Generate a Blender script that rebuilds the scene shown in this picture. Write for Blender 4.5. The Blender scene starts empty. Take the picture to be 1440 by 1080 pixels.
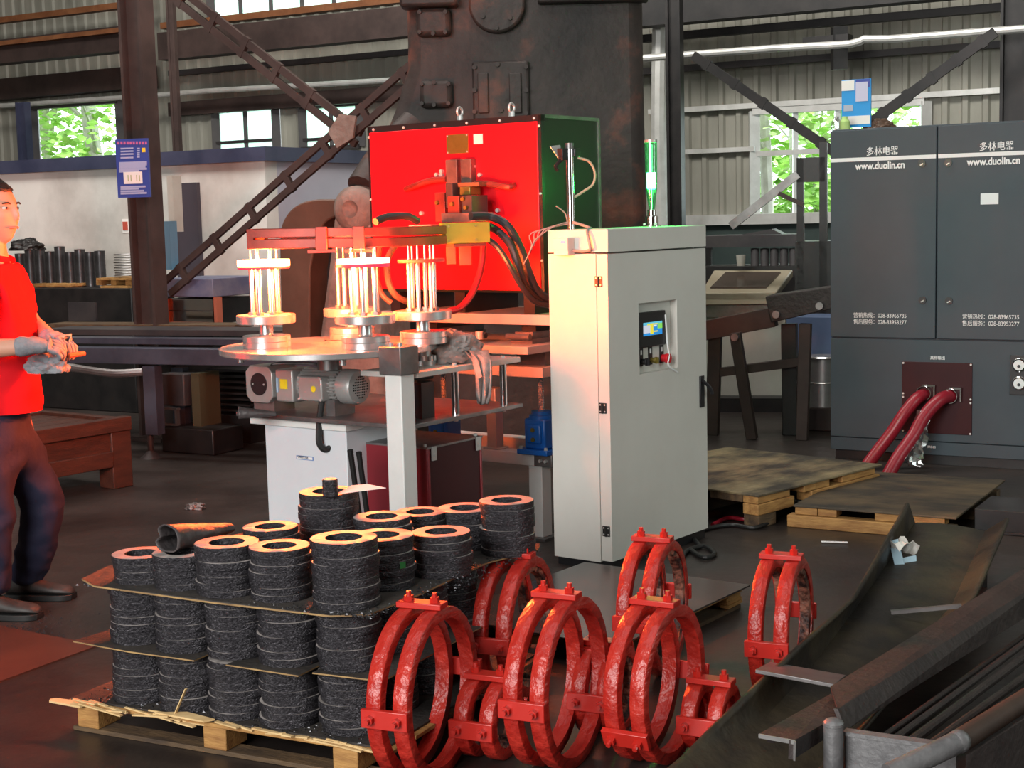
import bpy, bmesh, math, random
from mathutils import Vector, Matrix, noise
R_ = random.Random(7)
SC = bpy.context.scene
COL = SC.collection
PI = math.pi
# ------------------------------------------------------------------ camera
F_PX, CAM_H = 2100.0, 1.5
PITCH, ROLL = math.atan(235 / 2100.0), -math.radians(1.4)
cam_d = bpy.data.cameras.new('camera'); cam = bpy.data.objects.new('camera', cam_d); COL.objects.link(cam)
cam_d.sensor_width = 36.0; cam_d.lens = 36.0 * F_PX / 1440.0; cam_d.clip_end = 200
CM = Matrix.Rotation(PI / 2 - PITCH, 3, 'X') @ Matrix.Rotation(ROLL, 3, 'Z')
cam.matrix_world = Matrix.Translation((0, 0, CAM_H)) @ CM.to_4x4()
SC.camera = cam
CAM = Vector((0, 0, CAM_H))
# ------------------------------------------------------------------ world, lights, exposure
SC.view_settings.view_transform = 'Standard'; SC.view_settings.look = 'None'
SC.view_settings.exposure = 0.0; SC.view_settings.gamma = 1.0; SC.view_settings.use_curve_mapping = False
W = bpy.data.worlds.new('sky'); SC.world = W; W.use_nodes = True
bg = W.node_tree.nodes['Background']; bg.inputs[0].default_value = (0.88, 0.97, 1.0, 1); bg.inputs[1].default_value = 7.0
def area(name, loc, target, sx, sy, power, color=(1, 1, 1)):
    d = bpy.data.lights.new(name, 'AREA'); d.shape = 'RECTANGLE'; d.size = sx; d.size_y = sy; d.energy = power; d.color = color
    o = bpy.data.objects.new(name, d); COL.objects.link(o); o.location = loc
    o.rotation_euler = (Vector(target) - Vector(loc)).to_track_quat('-Z', 'Y').to_euler(); return o
area('bay_door_daylight', (-3.6, -2.0, 3.0), (-0.2, 5.8, 0.6), 4.2, 3.4, 760, (1.0, 0.98, 0.95))
area('added_roof_fill', (-0.5, 3.6, 6.6), (0.0, 5.2, 0), 4.0, 2.5, 75, (0.95, 0.98, 1.0))  # added overhead fill lamp; the ceiling has no opening
area('added_rear_wall_fill', (-1.8, 9.6, 6.5), (-0.5, 15.5, 2.2), 9.0, 1.6, 900, (1.0, 0.97, 0.9))  # added fill lamp, tilted to brighten the rear wall
area('right_side_area', (5.6, 3.6, 2.6), (2.0, 8.0, 1.2), 2.0, 2.5, 70, (0.8, 0.98, 0.95))  # area lamp from the right; that wall has no door
# ------------------------------------------------------------------ pixel rays -> real positions
def ray(u, v): return CM @ Vector(((u - 720) / F_PX, (540 - v) / F_PX, -1.0))
def P(u, v, Y):
    d = ray(u, v); return CAM + d * (Y / d.y)
def G(u, v, z=0.0):
    d = ray(u, v); return CAM + d * ((z - CAM_H) / d.z)
class Plane:
    """vertical plane through o with heading yaw; local axes: s along it, n towards the viewer side, z up"""
    def __init__(s, o, yaw):
        s.o = Vector((o[0], o[1], 0)); s.yaw = yaw
        s.d = Vector((math.cos(yaw), math.sin(yaw), 0)); s.n = Vector((math.sin(yaw), -math.cos(yaw), 0))
    def at(s, u, v, off=0.0):
        r = ray(u, v); o = s.o + s.n * off
        t = (o - CAM).dot(s.n) / r.dot(s.n); p = CAM + r * t
        return ((p - s.o).dot(s.d), p.z)
    def w(s, a, z, off=0.0):
        p = s.o + s.d * a + s.n * off; return Vector((p.x, p.y, z))
# ------------------------------------------------------------------ materials
MATS = {}
def mat(name, c1, c2=None, scale=4.0, rough=0.6, metal=0.0, bump=0.0, bscale=30.0, lo=0.35, hi=0.65, stretch=(1, 1, 1), emit=None, es=0.0, spec=0.5, c3=None, rvar=0.0, coat=0.0):
    m = bpy.data.materials.new(name); m.use_nodes = True; nt = m.node_tree; N = nt.nodes; L = nt.links
    b = N['Principled BSDF']; b.inputs['Roughness'].default_value = rough; b.inputs['Metallic'].default_value = metal
    b.inputs['Specular IOR Level'].default_value = spec; b.inputs['Coat Weight'].default_value = coat
    b.inputs['Base Color'].default_value = (*c1, 1)
    if c2 or bump:
        tc = N.new('ShaderNodeTexCoord'); mp = N.new('ShaderNodeMapping'); L.new(tc.outputs['Object'], mp.inputs[0]); mp.inputs['Scale'].default_value = stretch
    if c2:
        n = N.new('ShaderNodeTexNoise'); n.inputs['Scale'].default_value = scale; n.inputs['Detail'].default_value = 7; n.inputs['Roughness'].default_value = 0.62
        L.new(mp.outputs[0], n.inputs['Vector'])
        r = N.new('ShaderNodeValToRGB'); e = r.color_ramp.elements
        e[0].position = lo; e[0].color = (*c1, 1); e[1].position = hi; e[1].color = (*c2, 1)
        if c3:
            k = e.new(min(0.98, hi + 0.12)); k.color = (*c3, 1)
        L.new(n.outputs['Fac'], r.inputs[0]); L.new(r.outputs[0], b.inputs['Base Color'])
        if rvar:
            mr = N.new('ShaderNodeMapRange'); mr.inputs[3].default_value = rough - rvar; mr.inputs[4].default_value = rough + rvar
            L.new(n.outputs['Fac'], mr.inputs[0]); L.new(mr.outputs[0], b.inputs['Roughness'])
    if bump:
        n2 = N.new('ShaderNodeTexNoise'); n2.inputs['Scale'].default_value = bscale; n2.inputs['Detail'].default_value = 5
        L.new(mp.outputs[0], n2.inputs['Vector'])
        bp = N.new('ShaderNodeBump'); bp.inputs['Strength'].default_value = bump; bp.inputs['Distance'].default_value = 0.02
        L.new(n2.outputs['Fac'], bp.inputs['Height']); L.new(bp.outputs[0], b.inputs['Normal'])
    if emit:
        b.inputs['Emission Color'].default_value = (*emit, 1); b.inputs['Emission Strength'].default_value = es
    MATS[name] = m; return m
floor_m = mat('worn_floor', (0.015, 0.012, 0.011), (0.046, 0.035, 0.031), 1.1, 0.42, 0, 0.25, 9, 0.3, 0.7, rvar=0.2)
sheet_m = mat('wall_sheeting', (0.20, 0.195, 0.165), (0.36, 0.35, 0.30), 1.3, 0.6, 0, 0, stretch=(1, 1, 0.25))
steel_dk = mat('dark_painted_steel', (0.028, 0.026, 0.030), (0.055, 0.048, 0.048), 3, 0.55, 0.1)
steel_bk = mat('black_steel', (0.010, 0.010, 0.011), (0.025, 0.022, 0.022), 5, 0.45, 0.2)
steel_br = mat('brown_primed_steel', (0.035, 0.022, 0.020), (0.07, 0.045, 0.04), 3, 0.6, 0.1)
steel_mid = mat('grey_mill_steel', (0.16, 0.15, 0.15), (0.26, 0.25, 0.25), 8, 0.4, 0.7)
steel_lt = mat('machined_steel', (0.50, 0.50, 0.50), (0.64, 0.63, 0.62), 14, 0.26, 0.72)
chrome = mat('chrome', (0.8, 0.8, 0.82), None, rough=0.08, metal=1.0)
rust_m = mat('rusty_forging_steel', (0.018, 0.014, 0.014), (0.042, 0.030, 0.027), 1.7, 0.6, 0.1, 0.35, 14, 0.36, 0.54, c3=(0.17, 0.055, 0.035))
plaster_m = mat('stained_plaster', (0.46, 0.43, 0.40), (0.74, 0.71, 0.67), 0.8, 0.9, 0, 0.1, 8, 0.36, 0.6)
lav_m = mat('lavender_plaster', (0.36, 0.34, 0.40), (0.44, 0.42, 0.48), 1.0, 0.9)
navy_m = mat('navy_trim_paint', (0.025, 0.030, 0.065), (0.05, 0.055, 0.10), 3, 0.5)
galv_m = mat('galvanized_pipe', (0.55, 0.55, 0.53), (0.7, 0.7, 0.68), 5, 0.4, 0.4)
rust_pipe = mat('orange_rust_pipe', (0.16, 0.055, 0.02), (0.25, 0.10, 0.04), 6, 0.6)
cream_m = mat('cream_cabinet_paint', (0.62, 0.61, 0.56), (0.68, 0.67, 0.62), 2, 0.42, 0, c3=None)
white_m = mat('white_frame_paint', (0.66, 0.67, 0.65), (0.74, 0.75, 0.73), 5, 0.45)
blue_wh = mat('pale_cabinet_paint', (0.62, 0.66, 0.70), (0.68, 0.72, 0.75), 2, 0.45)
slate_m = mat('slate_powder_coat', (0.050, 0.066, 0.080), (0.057, 0.075, 0.089), 3, 0.5, 0.0, spec=0.3)
red_m = mat('red_machine_paint', (0.78, 0.008, 0.018), (0.72, 0.006, 0.014), 2, 0.32)
greenblk = mat('black_green_panel', (0.010, 0.016, 0.012), None, rough=0.3, spec=0.6)
maroon_m = mat('maroon_panel', (0.034, 0.004, 0.006), (0.042, 0.005, 0.007), 3, 0.45, spec=0.25)
crimson_m = mat('crimson_frame', (0.20, 0.012, 0.02), None, rough=0.4)
rubber_m = mat('black_rubber', (0.012, 0.012, 0.012), None, rough=0.5)
black_pl = mat('black_plastic', (0.015, 0.015, 0.017), None, rough=0.35)
blue_j = mat('blue_cast_paint', (0.006, 0.10, 0.42), (0.010, 0.13, 0.50), 5, 0.35)
alu_m = mat('cast_aluminium', (0.42, 0.41, 0.40), (0.52, 0.51, 0.50), 6, 0.38, 0.5)
yellow_m = mat('yellow_sticker', (0.9, 0.65, 0.02), None, rough=0.5)
brass_m = mat('brass_plate', (0.20, 0.16, 0.03), (0.28, 0.22, 0.05), 7, 0.35, 0.6)
olive_m = mat('yellow_insulating_board', (0.36, 0.30, 0.02), (0.45, 0.38, 0.03), 6, 0.5)
copper_m = mat('oxidised_copper', (0.22, 0.035, 0.025), (0.38, 0.07, 0.05), 6, 0.42, 0.4)
busgrey = mat('tarnished_busbar', (0.16, 0.10, 0.085), (0.28, 0.17, 0.14), 9, 0.45, 0.5)
hose_m = mat('black_hose', (0.03, 0.03, 0.032), None, rough=0.35)
redhose = mat('red_rubber_hose', (0.26, 0.010, 0.022), None, rough=0.35)
wire_m = mat('grey_cable', (0.30, 0.27, 0.25), None, rough=0.5)
ring_m = mat('scaled_black_ring', (0.018, 0.017, 0.020), (0.055, 0.052, 0.060), 110, 0.34, 0.5, 0.6, 150, 0.34, 0.58, stretch=(1, 1, 2.0), c3=(0.20, 0.19, 0.21), rvar=0.12)
ring_t = mat('sawn_ring_face', (0.30, 0.275, 0.26), (0.46, 0.42, 0.40), 18, 0.5, 0.25)
ring_dt = mat('dull_ring_face', (0.16, 0.13, 0.12), (0.32, 0.26, 0.23), 20, 0.6, 0.2)
ply_m = mat('grimy_plywood', (0.018, 0.016, 0.015), (0.05, 0.042, 0.036), 4, 0.7, 0, 0.3, 40)
ply_edge = mat('plywood_edge', (0.42, 0.27, 0.11), (0.14, 0.08, 0.04), 7, 0.7, stretch=(1, 1, 6))
wood_m = mat('pallet_lumber', (0.48, 0.26, 0.08), (0.26, 0.12, 0.035), 6, 0.7, 0, 0.2, 30, stretch=(1, 6, 6))
wood_dk = mat('oily_lumber', (0.14, 0.085, 0.04), (0.05, 0.032, 0.02), 5, 0.75, 0, 0.2, 30, stretch=(1, 5, 5))
plat_m = mat('oil_stained_board', (0.035, 0.027, 0.018), (0.30, 0.23, 0.12), 2.4, 0.7, 0, 0.25, 25, 0.42, 0.74, stretch=(1, 2.2, 1))
plat2_m = mat('brown_stained_board', (0.03, 0.024, 0.018), (0.15, 0.10, 0.05), 2.2, 0.6, 0, 0.2, 25, 0.4, 0.75, stretch=(1, 2.2, 1))
wood_red = mat('red_brown_timber', (0.040, 0.015, 0.010), (0.075, 0.026, 0.015), 4, 0.5, 0, 0.15, 30, stretch=(1, 5, 5))
splint_m = mat('fresh_splintered_wood', (0.72, 0.52, 0.26), (0.55, 0.36, 0.16), 12, 0.7)
clamp_m = mat('red_wrapped_clamp', (0.36, 0.014, 0.010), (0.52, 0.035, 0.022), 16, 0.3, 0, 0.55, 34, 0.35, 0.7, stretch=(1, 0.35, 1), coat=0.08)
clampp_m = mat('red_clamp_plate', (0.50, 0.02, 0.013), None, rough=0.35, coat=0.2)
clamp_in = mat('charred_lining', (0.04, 0.025, 0.025), (0.50, 0.22, 0.15), 26, 0.4, 0, 0.5, 60, 0.42, 0.62)
chip_m = mat('scale_chips', (0.05, 0.05, 0.055), None, rough=0.3, metal=0.7)
trough_m = mat('worn_trough_steel', (0.020, 0.017, 0.016), (0.10, 0.076, 0.042), 3, 0.5, 0.25, 0.25, 22, 0.4, 0.75, stretch=(1, 1, 1), rvar=0.15)
beam_m = mat('brown_scaled_steel', (0.028, 0.021, 0.021), (0.050, 0.038, 0.036), 5, 0.6, 0.2, 0.3, 40)
paint_sil = mat('chipped_silver_paint', (0.12, 0.12, 0.125), (0.22, 0.22, 0.225), 9, 0.45, 0.3, 0.2, 40)
white_p = mat('white_print', (0.82, 0.84, 0.84), None, rough=0.6)
paper_m = mat('white_paper', (0.82, 0.80, 0.77), None, rough=0.9)
sign_blue = mat('blue_sign_sheet', (0.03, 0.055, 0.30), (0.04, 0.07, 0.34), 4, 0.4)
sky_blue = mat('sky_blue_sheet', (0.01, 0.30, 0.72), None, rough=0.5)
skin_m = mat('skin', (0.55, 0.27, 0.18), (0.60, 0.30, 0.21), 8, 0.5)
hair_m = mat('black_hair', (0.010, 0.009, 0.009), None, rough=0.45, bump=0.5, bscale=90)
shirt_m = mat('red_shirt_cotton', (0.66, 0.012, 0.018), (0.58, 0.010, 0.016), 6, 0.9, 0, 0.2, 12, spec=0.1)
trous_m = mat('navy_trousers', (0.010, 0.011, 0.034), (0.014, 0.015, 0.042), 6, 0.85, 0, 0.35, 9)
glove_m = mat('grey_work_glove', (0.16, 0.17, 0.19), (0.26, 0.27, 0.29), 14, 0.8, 0, 0.35, 40)
shoe_m = mat('scuffed_black_leather', (0.02, 0.017, 0.016), (0.05, 0.042, 0.038), 14, 0.55)
rag_m = mat('dirty_rag', (0.36, 0.31, 0.29), (0.20, 0.17, 0.16), 14, 0.9, 0, 0.4, 30)
bark_m = mat('tree_bark', (0.34, 0.31, 0.28), (0.5, 0.46, 0.42), 6, 0.9)
leaf_m = mat('leaves', (0.20, 0.42, 0.05), (0.42, 0.68, 0.14), 2.5, 0.7)
leaf2_m = mat('light_leaves', (0.34, 0.55, 0.16), (0.58, 0.76, 0.30), 2.5, 0.7)
grass_m = mat('outside_grass', (0.12, 0.25, 0.05), (0.2, 0.32, 0.1), 1, 0.9)
beige_m = mat('beige_machine_enamel', (0.34, 0.29, 0.20), (0.40, 0.35, 0.26), 4, 0.5)
brownwin = mat('brown_viewing_pane', (0.075, 0.055, 0.045), None, rough=0.15)
offwh_m = mat('offwhite_machine_paint', (0.50, 0.49, 0.44), (0.42, 0.40, 0.35), 3, 0.5)
steelblue = mat('blue_conveyor_paint', (0.055, 0.06, 0.085), (0.10, 0.11, 0.15), 3, 0.35, 0.4)
guard_m = mat('brown_guard_paint', (0.085, 0.045, 0.028), (0.13, 0.075, 0.05), 3, 0.5)
pale_rust = mat('pale_rusty_casting', (0.26, 0.21, 0.18), (0.16, 0.11, 0.09), 7, 0.65, 0, 0.3, 30, c3=(0.30, 0.10, 0.05))
glassy = None
def glassmat(name, col, trans=0.85, rough=0.05):
    m = bpy.data.materials.new(name); m.use_nodes = True; nt = m.node_tree; N = nt.nodes; L = nt.links
    N.remove(N['Principled BSDF']); o = N['Material Output']
    t = N.new('ShaderNodeBsdfTransparent'); t.inputs[0].default_value = (*col, 1)
    g = N.new('ShaderNodeBsdfGlossy'); g.inputs['Roughness'].default_value = rough; g.inputs[0].default_value = (0.9, 0.9, 0.9, 1)
    x = N.new('ShaderNodeMixShader'); x.inputs[0].default_value = 1 - trans
    L.new(t.outputs[0], x.inputs[1]); L.new(g.outputs[0], x.inputs[2]); L.new(x.outputs[0], o.inputs[0]); return m
glass_m = glassmat('window_glass', (0.93, 0.97, 0.95), 0.94)
film_m = glassmat('plastic_film', (0.9, 0.92, 0.9), 0.62, 0.12)
beacon_gl = glassmat('beacon_sleeve', (0.35, 0.95, 0.52), 0.85, 0.05)  # green tint stands in for the bloom around the lamp
def frosted(name, c):
    m = bpy.data.materials.new(name); m.use_nodes = True; nt = m.node_tree; N = nt.nodes; L = nt.links
    N.remove(N['Principled BSDF']); o = N['Material Output']
    t = N.new('ShaderNodeBsdfTranslucent'); t.inputs[0].default_value = (*c, 1)
    d = N.new('ShaderNodeBsdfTransparent'); d.inputs[0].default_value = (*c, 1)
    x = N.new('ShaderNodeMixShader'); x.inputs[0].default_value = 0.35
    L.new(t.outputs[0], x.inputs[1]); L.new(d.outputs[0], x.inputs[2]); L.new(x.outputs[0], o.inputs[0]); return m
frost_m = frosted('milky_glazing', (0.62, 0.74, 0.68))
def glow(name, c, s):
    return mat(name, (0.2, 0.05, 0.02), None, emit=c, es=s, rough=0.6)
hot_m = glow('white_hot_steel', (1.0, 0.30, 0.085), 34)
hot2_m = glow('bright_hot_steel', (1.0, 0.34, 0.24), 14)
hot2b_m = glow('red_hot_steel', (1.0, 0.01, 0.12), 0.8)
hot3_m = glow('dull_red_hot_steel', (1.0, 0.008, 0.03), 0.55)
green_e = glow('green_beacon_lamp', (0.04, 1.0, 0.16), 160)
# ------------------------------------------------------------------ mesh builder
class MB:
    def __init__(s): s.bm = bmesh.new()
    def _x(s, vs, M):
        if M is not None: bmesh.ops.transform(s.bm, matrix=M, verts=vs)
    def box(s, c, size, rz=0.0, M=None):
        r = bmesh.ops.create_cube(s.bm, size=1.0)['verts']
        bmesh.ops.scale(s.bm, vec=Vector(size), verts=r)
        if M is not None: s._x(r, M)
        if rz: bmesh.ops.rotate(s.bm, cent=(0, 0, 0), matrix=Matrix.Rotation(rz, 3, 'Z'), verts=r)
        bmesh.ops.translate(s.bm, vec=Vector(c), verts=r); return s
    def b2(s, a, b):  # box between two corners
        a = Vector(a); b = Vector(b); return s.box((a + b) / 2, [abs(x) for x in (b - a)])
    def cyl(s, p0, p1, r, r2=None, n=16):
        p0 = Vector(p0); p1 = Vector(p1); d = p1 - p0
        v = bmesh.ops.create_cone(s.bm, cap_ends=True, segments=n, radius1=r, radius2=r if r2 is None else r2, depth=d.length)['verts']
        M = Matrix.Translation((p0 + p1) / 2) @ d.to_track_quat('Z', 'Y').to_matrix().to_4x4()
        bmesh.ops.transform(s.bm, matrix=M, verts=v); return s
    def bar(s, p0, p1, w, h, up=(0, 0, 1)):  # rectangular bar; w sideways, h along up
        p0 = Vector(p0); p1 = Vector(p1); d = (p1 - p0); L = d.length; d.normalize()
        side = d.cross(Vector(up))
        if side.length < 1e-4: side = d.cross(Vector((1, 0, 0)))
        side.normalize(); u = side.cross(d)
        M = Matrix((( side.x, d.x, u.x, 0), (side.y, d.y, u.y, 0), (side.z, d.z, u.z, 0), (0, 0, 0, 1)))
        v = bmesh.ops.create_cube(s.bm, size=1.0)['verts']
        bmesh.ops.scale(s.bm, vec=(w, L, h), verts=v)
        bmesh.ops.transform(s.bm, matrix=Matrix.Translation((p0 + p1) / 2) @ M, verts=v); return s
    def tube(s, pts, r, n=8, sub=4, r1=None):
        pts = [Vector(p) for p in pts]
        if sub > 1 and len(pts) > 2:
            q = []
            for i in range(len(pts) - 1):
                a = pts[max(i - 1, 0)]; b = pts[i]; c = pts[i + 1]; d = pts[min(i + 2, len(pts) - 1)]
                for k in range(sub):
                    t = k / sub
                    q.append(0.5 * ((2 * b) + (c - a) * t + (2 * a - 5 * b + 4 * c - d) * t * t + (3 * b - a - 3 * c + d) * t ** 3))
            q.append(pts[-1]); pts = q
        rings = []; prev = None
        for i, p in enumerate(pts):
            d = (pts[min(i + 1, len(pts) - 1)] - pts[max(i - 1, 0)]).normalized()
            if prev is None:
                x = d.cross(Vector((0, 0, 1)))
                if x.length < 0.1: x = d.cross(Vector((1, 0, 0)))
                x.normalize()
            else:
                x = (prev - d * prev.dot(d)).normalized()
            prev = x; y = d.cross(x)
            rr = r if r1 is None else r + (r1 - r) * i / (len(pts) - 1)
            rings.append([s.bm.verts.new(p + (x * math.cos(2 * PI * k / n) + y * math.sin(2 * PI * k / n)) * rr) for k in range(n)])
        for a, b in zip(rings, rings[1:]):
            for k in range(n): s.bm.faces.new((a[k], a[(k + 1) % n], b[(k + 1) % n], b[k]))
        s.bm.faces.new(rings[0][::-1]); s.bm.faces.new(rings[-1]); return s
    def lathe(s, prof, c=(0, 0, 0), n=32, loop=False, M=None):
        vs = []; rows = []
        for k in range(n):
            a = 2 * PI * k / n; row = []
            for (r, z) in prof: row.append(s.bm.verts.new((r * math.cos(a), r * math.sin(a), z)))
            rows.append(row); vs += row
        m = len(prof)
        for k in range(n):
            a = rows[k]; b = rows[(k + 1) % n]
            for j in range(m if loop else m - 1):
                s.bm.faces.new((a[j], b[j], b[(j + 1) % m], a[(j + 1) % m]))
        if not loop:
            if prof[0][0] > 1e-6: s.bm.faces.new([rows[k][0] for k in range(n)][::-1])
            if prof[-1][0] > 1e-6: s.bm.faces.new([rows[k][-1] for k in range(n)])
        if M is not None: s._x(vs, M)
        bmesh.ops.translate(s.bm, vec=Vector(c), verts=vs); return s
    def prism(s, poly, vec):
        vec = Vector(vec); a = [s.bm.verts.new(Vector(p)) for p in poly]; b = [s.bm.verts.new(Vector(p) + vec) for p in poly]
        n = len(a); s.bm.faces.new(a[::-1]); s.bm.faces.new(b)
        for k in range(n): s.bm.faces.new((a[k], a[(k + 1) % n], b[(k + 1) % n], b[k]))
        return s
    def quad(s, *p): s.bm.faces.new([s.bm.verts.new(Vector(q)) for q in p]); return s
    def ball(s, c, r, n=12, sc=(1, 1, 1)):
        v = bmesh.ops.create_uvsphere(s.bm, u_segments=n, v_segments=max(6, n // 2), radius=r)['verts']
        bmesh.ops.scale(s.bm, vec=Vector(sc), verts=v); bmesh.ops.translate(s.bm, vec=Vector(c), verts=v); return s
    def build(s, name, m, parent=None, bevel=0.0, smooth=35, loc=None):
        bmesh.ops.remove_doubles(s.bm, verts=s.bm.verts, dist=1e-6)
        bmesh.ops.recalc_face_normals(s.bm, faces=s.bm.faces)
        me = bpy.data.meshes.new(name); s.bm.to_mesh(me); s.bm.free()
        if smooth:
            me.shade_smooth(); me.set_sharp_from_angle(angle=math.radians(smooth))
        o = bpy.data.objects.new(name, me); COL.objects.link(o)
        for mm in (m if isinstance(m, (list, tuple)) else [m]): me.materials.append(mm)
        if parent: o.parent = parent
        if bevel:
            b = o.modifiers.new('bevel', 'BEVEL'); b.width = bevel; b.segments = 2; b.limit_method = 'ANGLE'; b.angle_limit = math.radians(40)
        if loc is not None: o.location = loc
        return o
def tag(o, label=None, cat=None, group=None, kind=None):
    if label: o['label'] = label
    if cat: o['category'] = cat
    if group: o['group'] = group
    if kind: o['kind'] = kind
    return o
def thing(name, label, cat, loc=(0, 0, 0), rz=0.0, group=None):
    o = bpy.data.objects.new(name, None); COL.objects.link(o); o.location = loc; o.rotation_euler = (0, 0, rz); o.empty_display_size = 0.1
    return tag(o, label, cat, group)
def struct(o): o['kind'] = 'structure'; return o
def copy_tree(o, parent=None):
    c = o.copy(); COL.objects.link(c)
    if parent: c.parent = parent
    for ch in list(o.children): copy_tree(ch, c)
    return c
def text(name, body, size, m, parent, loc, rot, bold=0.0, align='LEFT', shear=1.0):
    d = bpy.data.curves.new(name, 'FONT'); d.body = body; d.size = size; d.extrude = 0.0006; d.offset = bold; d.align_x = align; d.materials.append(m)
    o = bpy.data.objects.new(name, d); COL.objects.link(o); o.parent = parent; o.location = loc; o.rotation_euler = rot; o.scale = (shear, 1, 1); return o
YAW = math.radians(54)          # heading of the machine line
U = Vector((math.cos(YAW), math.sin(YAW), 0)); V = Vector((-math.sin(YAW), math.cos(YAW), 0))
TEXT_F = (PI / 2, 0, -PI / 2)   # lettering on a local -X face
TEXT_S = (PI / 2, 0, 0)         # lettering on a local -Y face
# ================================================================== SETTING
WP = Plane((0, 16), math.radians(-30))
mb = MB(); mb.b2((-14, -9, -0.1), (12, 26, 0)); struct(mb.build('floor', floor_m, smooth=0))
# windows: s-range and z-range on the wall
def wr(u0, v0, u1, v1):
    a = WP.at(u0, v0); b = WP.at(u1, v1); c = WP.at(u0, v1); d = WP.at(u1, v0)
    return (a[0], b[0], (b[1] + c[1]) / 2, (a[1] + d[1]) / 2)
win1 = wr(50, 147, 174, 225); win2 = wr(305, 152, 392, 212); win3 = wr(427, 148, 510, 208); win4 = wr(1062, 150, 1302, 303)
win5 = wr(296, -60, 566, 16)
holes = [win1, win2, win3, win4, win5]
ZT = 6.8
mb = MB(); s = -13.0; prof = [(0, 0), (0.10, 0), (0.118, 0.028), (0.162, 0.028), (0.18, 0)]
while s < 11:
    for (a, h), (b, k) in zip(prof, prof[1:]):
        s0, s1 = s + a, s + b; mid = (s0 + s1) / 2
        cuts = sorted([(hh[2], hh[3]) for hh in holes if hh[0] <= mid <= hh[1]])
        z = 0.0
        for (c0, c1) in cuts + [(ZT, ZT)]:
            if c0 > z: mb.quad(WP.w(s0, z, h), WP.w(s1, z, k), WP.w(s1, c0, k), WP.w(s0, c0, h))
            z = max(z, c1)
    s += 0.18
struct(mb.build('wall_back', sheet_m, smooth=0))
# hall envelope so that daylight comes in only where the hall is open
mb = MB(); mb.prism([Vector((-14, -8, ZT)), Vector((8.5, -8, ZT)), WP.w(9.9, ZT, 0.0), WP.w(-13, ZT, 0.0), Vector((-14, 23.5, ZT))], (0, 0, 0.12)); struct(mb.build('ceiling', sheet_m, smooth=0))
mb = MB(); mb.b2((6.6, -8, 0), (6.75, 13, ZT)); struct(mb.build('wall_right', sheet_m, smooth=0))
mb = MB(); mb.b2((-11.2, -8, 0), (-11.05, 24, ZT)); struct(mb.build('wall_left', sheet_m, smooth=0))
mb = MB(); mb.b2((-14, -8.1, 0), (12, -8, ZT)); struct(mb.build('wall_front', sheet_m, smooth=0))
tn = [0]
def trim(mb, m): tn[0] += 1; return struct(mb.build('trim_%d' % tn[0], m, bevel=0.0))
def girt(u0, v0, u1, v1, h, m, off=0.08, d=0.1, ext=0.0):
    a = WP.at(u0, v0, off); b = WP.at(u1, v1, off)
    z = (a[1] + b[1]) / 2; mb = MB()
    mb.bar(WP.w(a[0] - (0 if ext == 1.2 else ext), z, off), WP.w(b[0] + ext, z, off), d, h); return trim(mb, m)
def window(n, r, m, cols, rows, frame_m, fw=0.05):
    t = bpy.data.objects.new('window_%d' % n, None); COL.objects.link(t); struct(t)
    s0, s1, z0, z1 = r; mb = MB()
    for (a, b, c, d) in ((s0, s1, z0, z0), (s0, s1, z1, z1), (s0, s0, z0, z1), (s1, s1, z0, z1)):
        mb.bar(WP.w(a, c, 0.03), WP.w(b, d, 0.03), fw if a == b else 0.1, fw if a != b else 0.1, up=(0, 0, 1))
    mb.build('window_frame', frame_m, t)
    mb = MB()
    for k in range(1, cols): mb.bar(WP.w(s0 + (s1 - s0) * k / cols, z0, 0.03), WP.w(s0 + (s1 - s0) * k / cols, z1, 0.03), fw * 0.6, 0.05)
    for f in rows: mb.bar(WP.w(s0, z0 + (z1 - z0) * f, 0.03), WP.w(s1, z0 + (z1 - z0) * f, 0.03), 0.05, fw * 0.7)
    if cols > 1 or rows: mb.build('glazing_bar', frame_m, t)
    hs = [0] + list(rows) + [1]
    for k in range(cols):
        for i in range(len(hs) - 1):
            mb = MB(); a = s0 + (s1 - s0) * k / cols; b = s0 + (s1 - s0) * (k + 1) / cols; c = z0 + (z1 - z0) * hs[i]; d = z0 + (z1 - z0) * hs[i + 1]
            mb.prism([WP.w(a, c, 0.02), WP.w(b, c, 0.02), WP.w(b, d, 0.02), WP.w(a, d, 0.02)], WP.n * 0.006); mb.build('pane', m, t, smooth=0)
window(1, win1, glass_m, 1, [], steel_dk, 0.05)
window(2, win2, frost_m, 2, [0.22], steel_dk)
window(3, win3, frost_m, 2, [0.22], steel_dk)
window(4, win4, glass_m, 4, [0.6], galv_m, 0.07)
window(5, win5, frost_m, 6, [], steel_dk)
# girts and rails of the rear wall
girt(0, 33, 165, 5, 0.07, rust_pipe, 0.5, 0.12, 0.5)
girt(0, 64, 165, 43, 0.05, rust_pipe, 1.0, 0.2, 0.4)
girt(0, 76, 165, 55, 0.28, steel_br, 0.9, 0.2, 0.4)
girt(0, 128, 170, 110, 0.26, steel_br, 0.2, 0.2, 0.5)
girt(230, 30, 560, 8, 0.07, rust_pipe, 0.6, 0.12, 1.2)
girt(230, 62, 575, 36, 0.30, steel_br, 0.9, 0.2, 1.2)
girt(240, 99, 560, 80, 0.06, steel_dk, 0.15, 0.1, 1.2)
girt(240, 150, 520, 138, 0.16, steel_br, 0.12, 0.1, 1.2)
girt(910, 52, 1440, 10, 0.07, steel_bk, 0.5, 0.1, 0.6)
girt(910, 6, 1440, -48, 0.42, steel_bk, 0.9, 0.2, 0.6)
girt(910, 95, 1440, 66, 0.06, steel_dk, 0.15, 0.1, 0.6)
girt(965, 155, 1400, 127, 0.05, galv_m, 0.06, 0.06, 0.4)
girt(965, 213, 1062, 210, 0.045, galv_m, 0.06, 0.06, 0.0)
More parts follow.
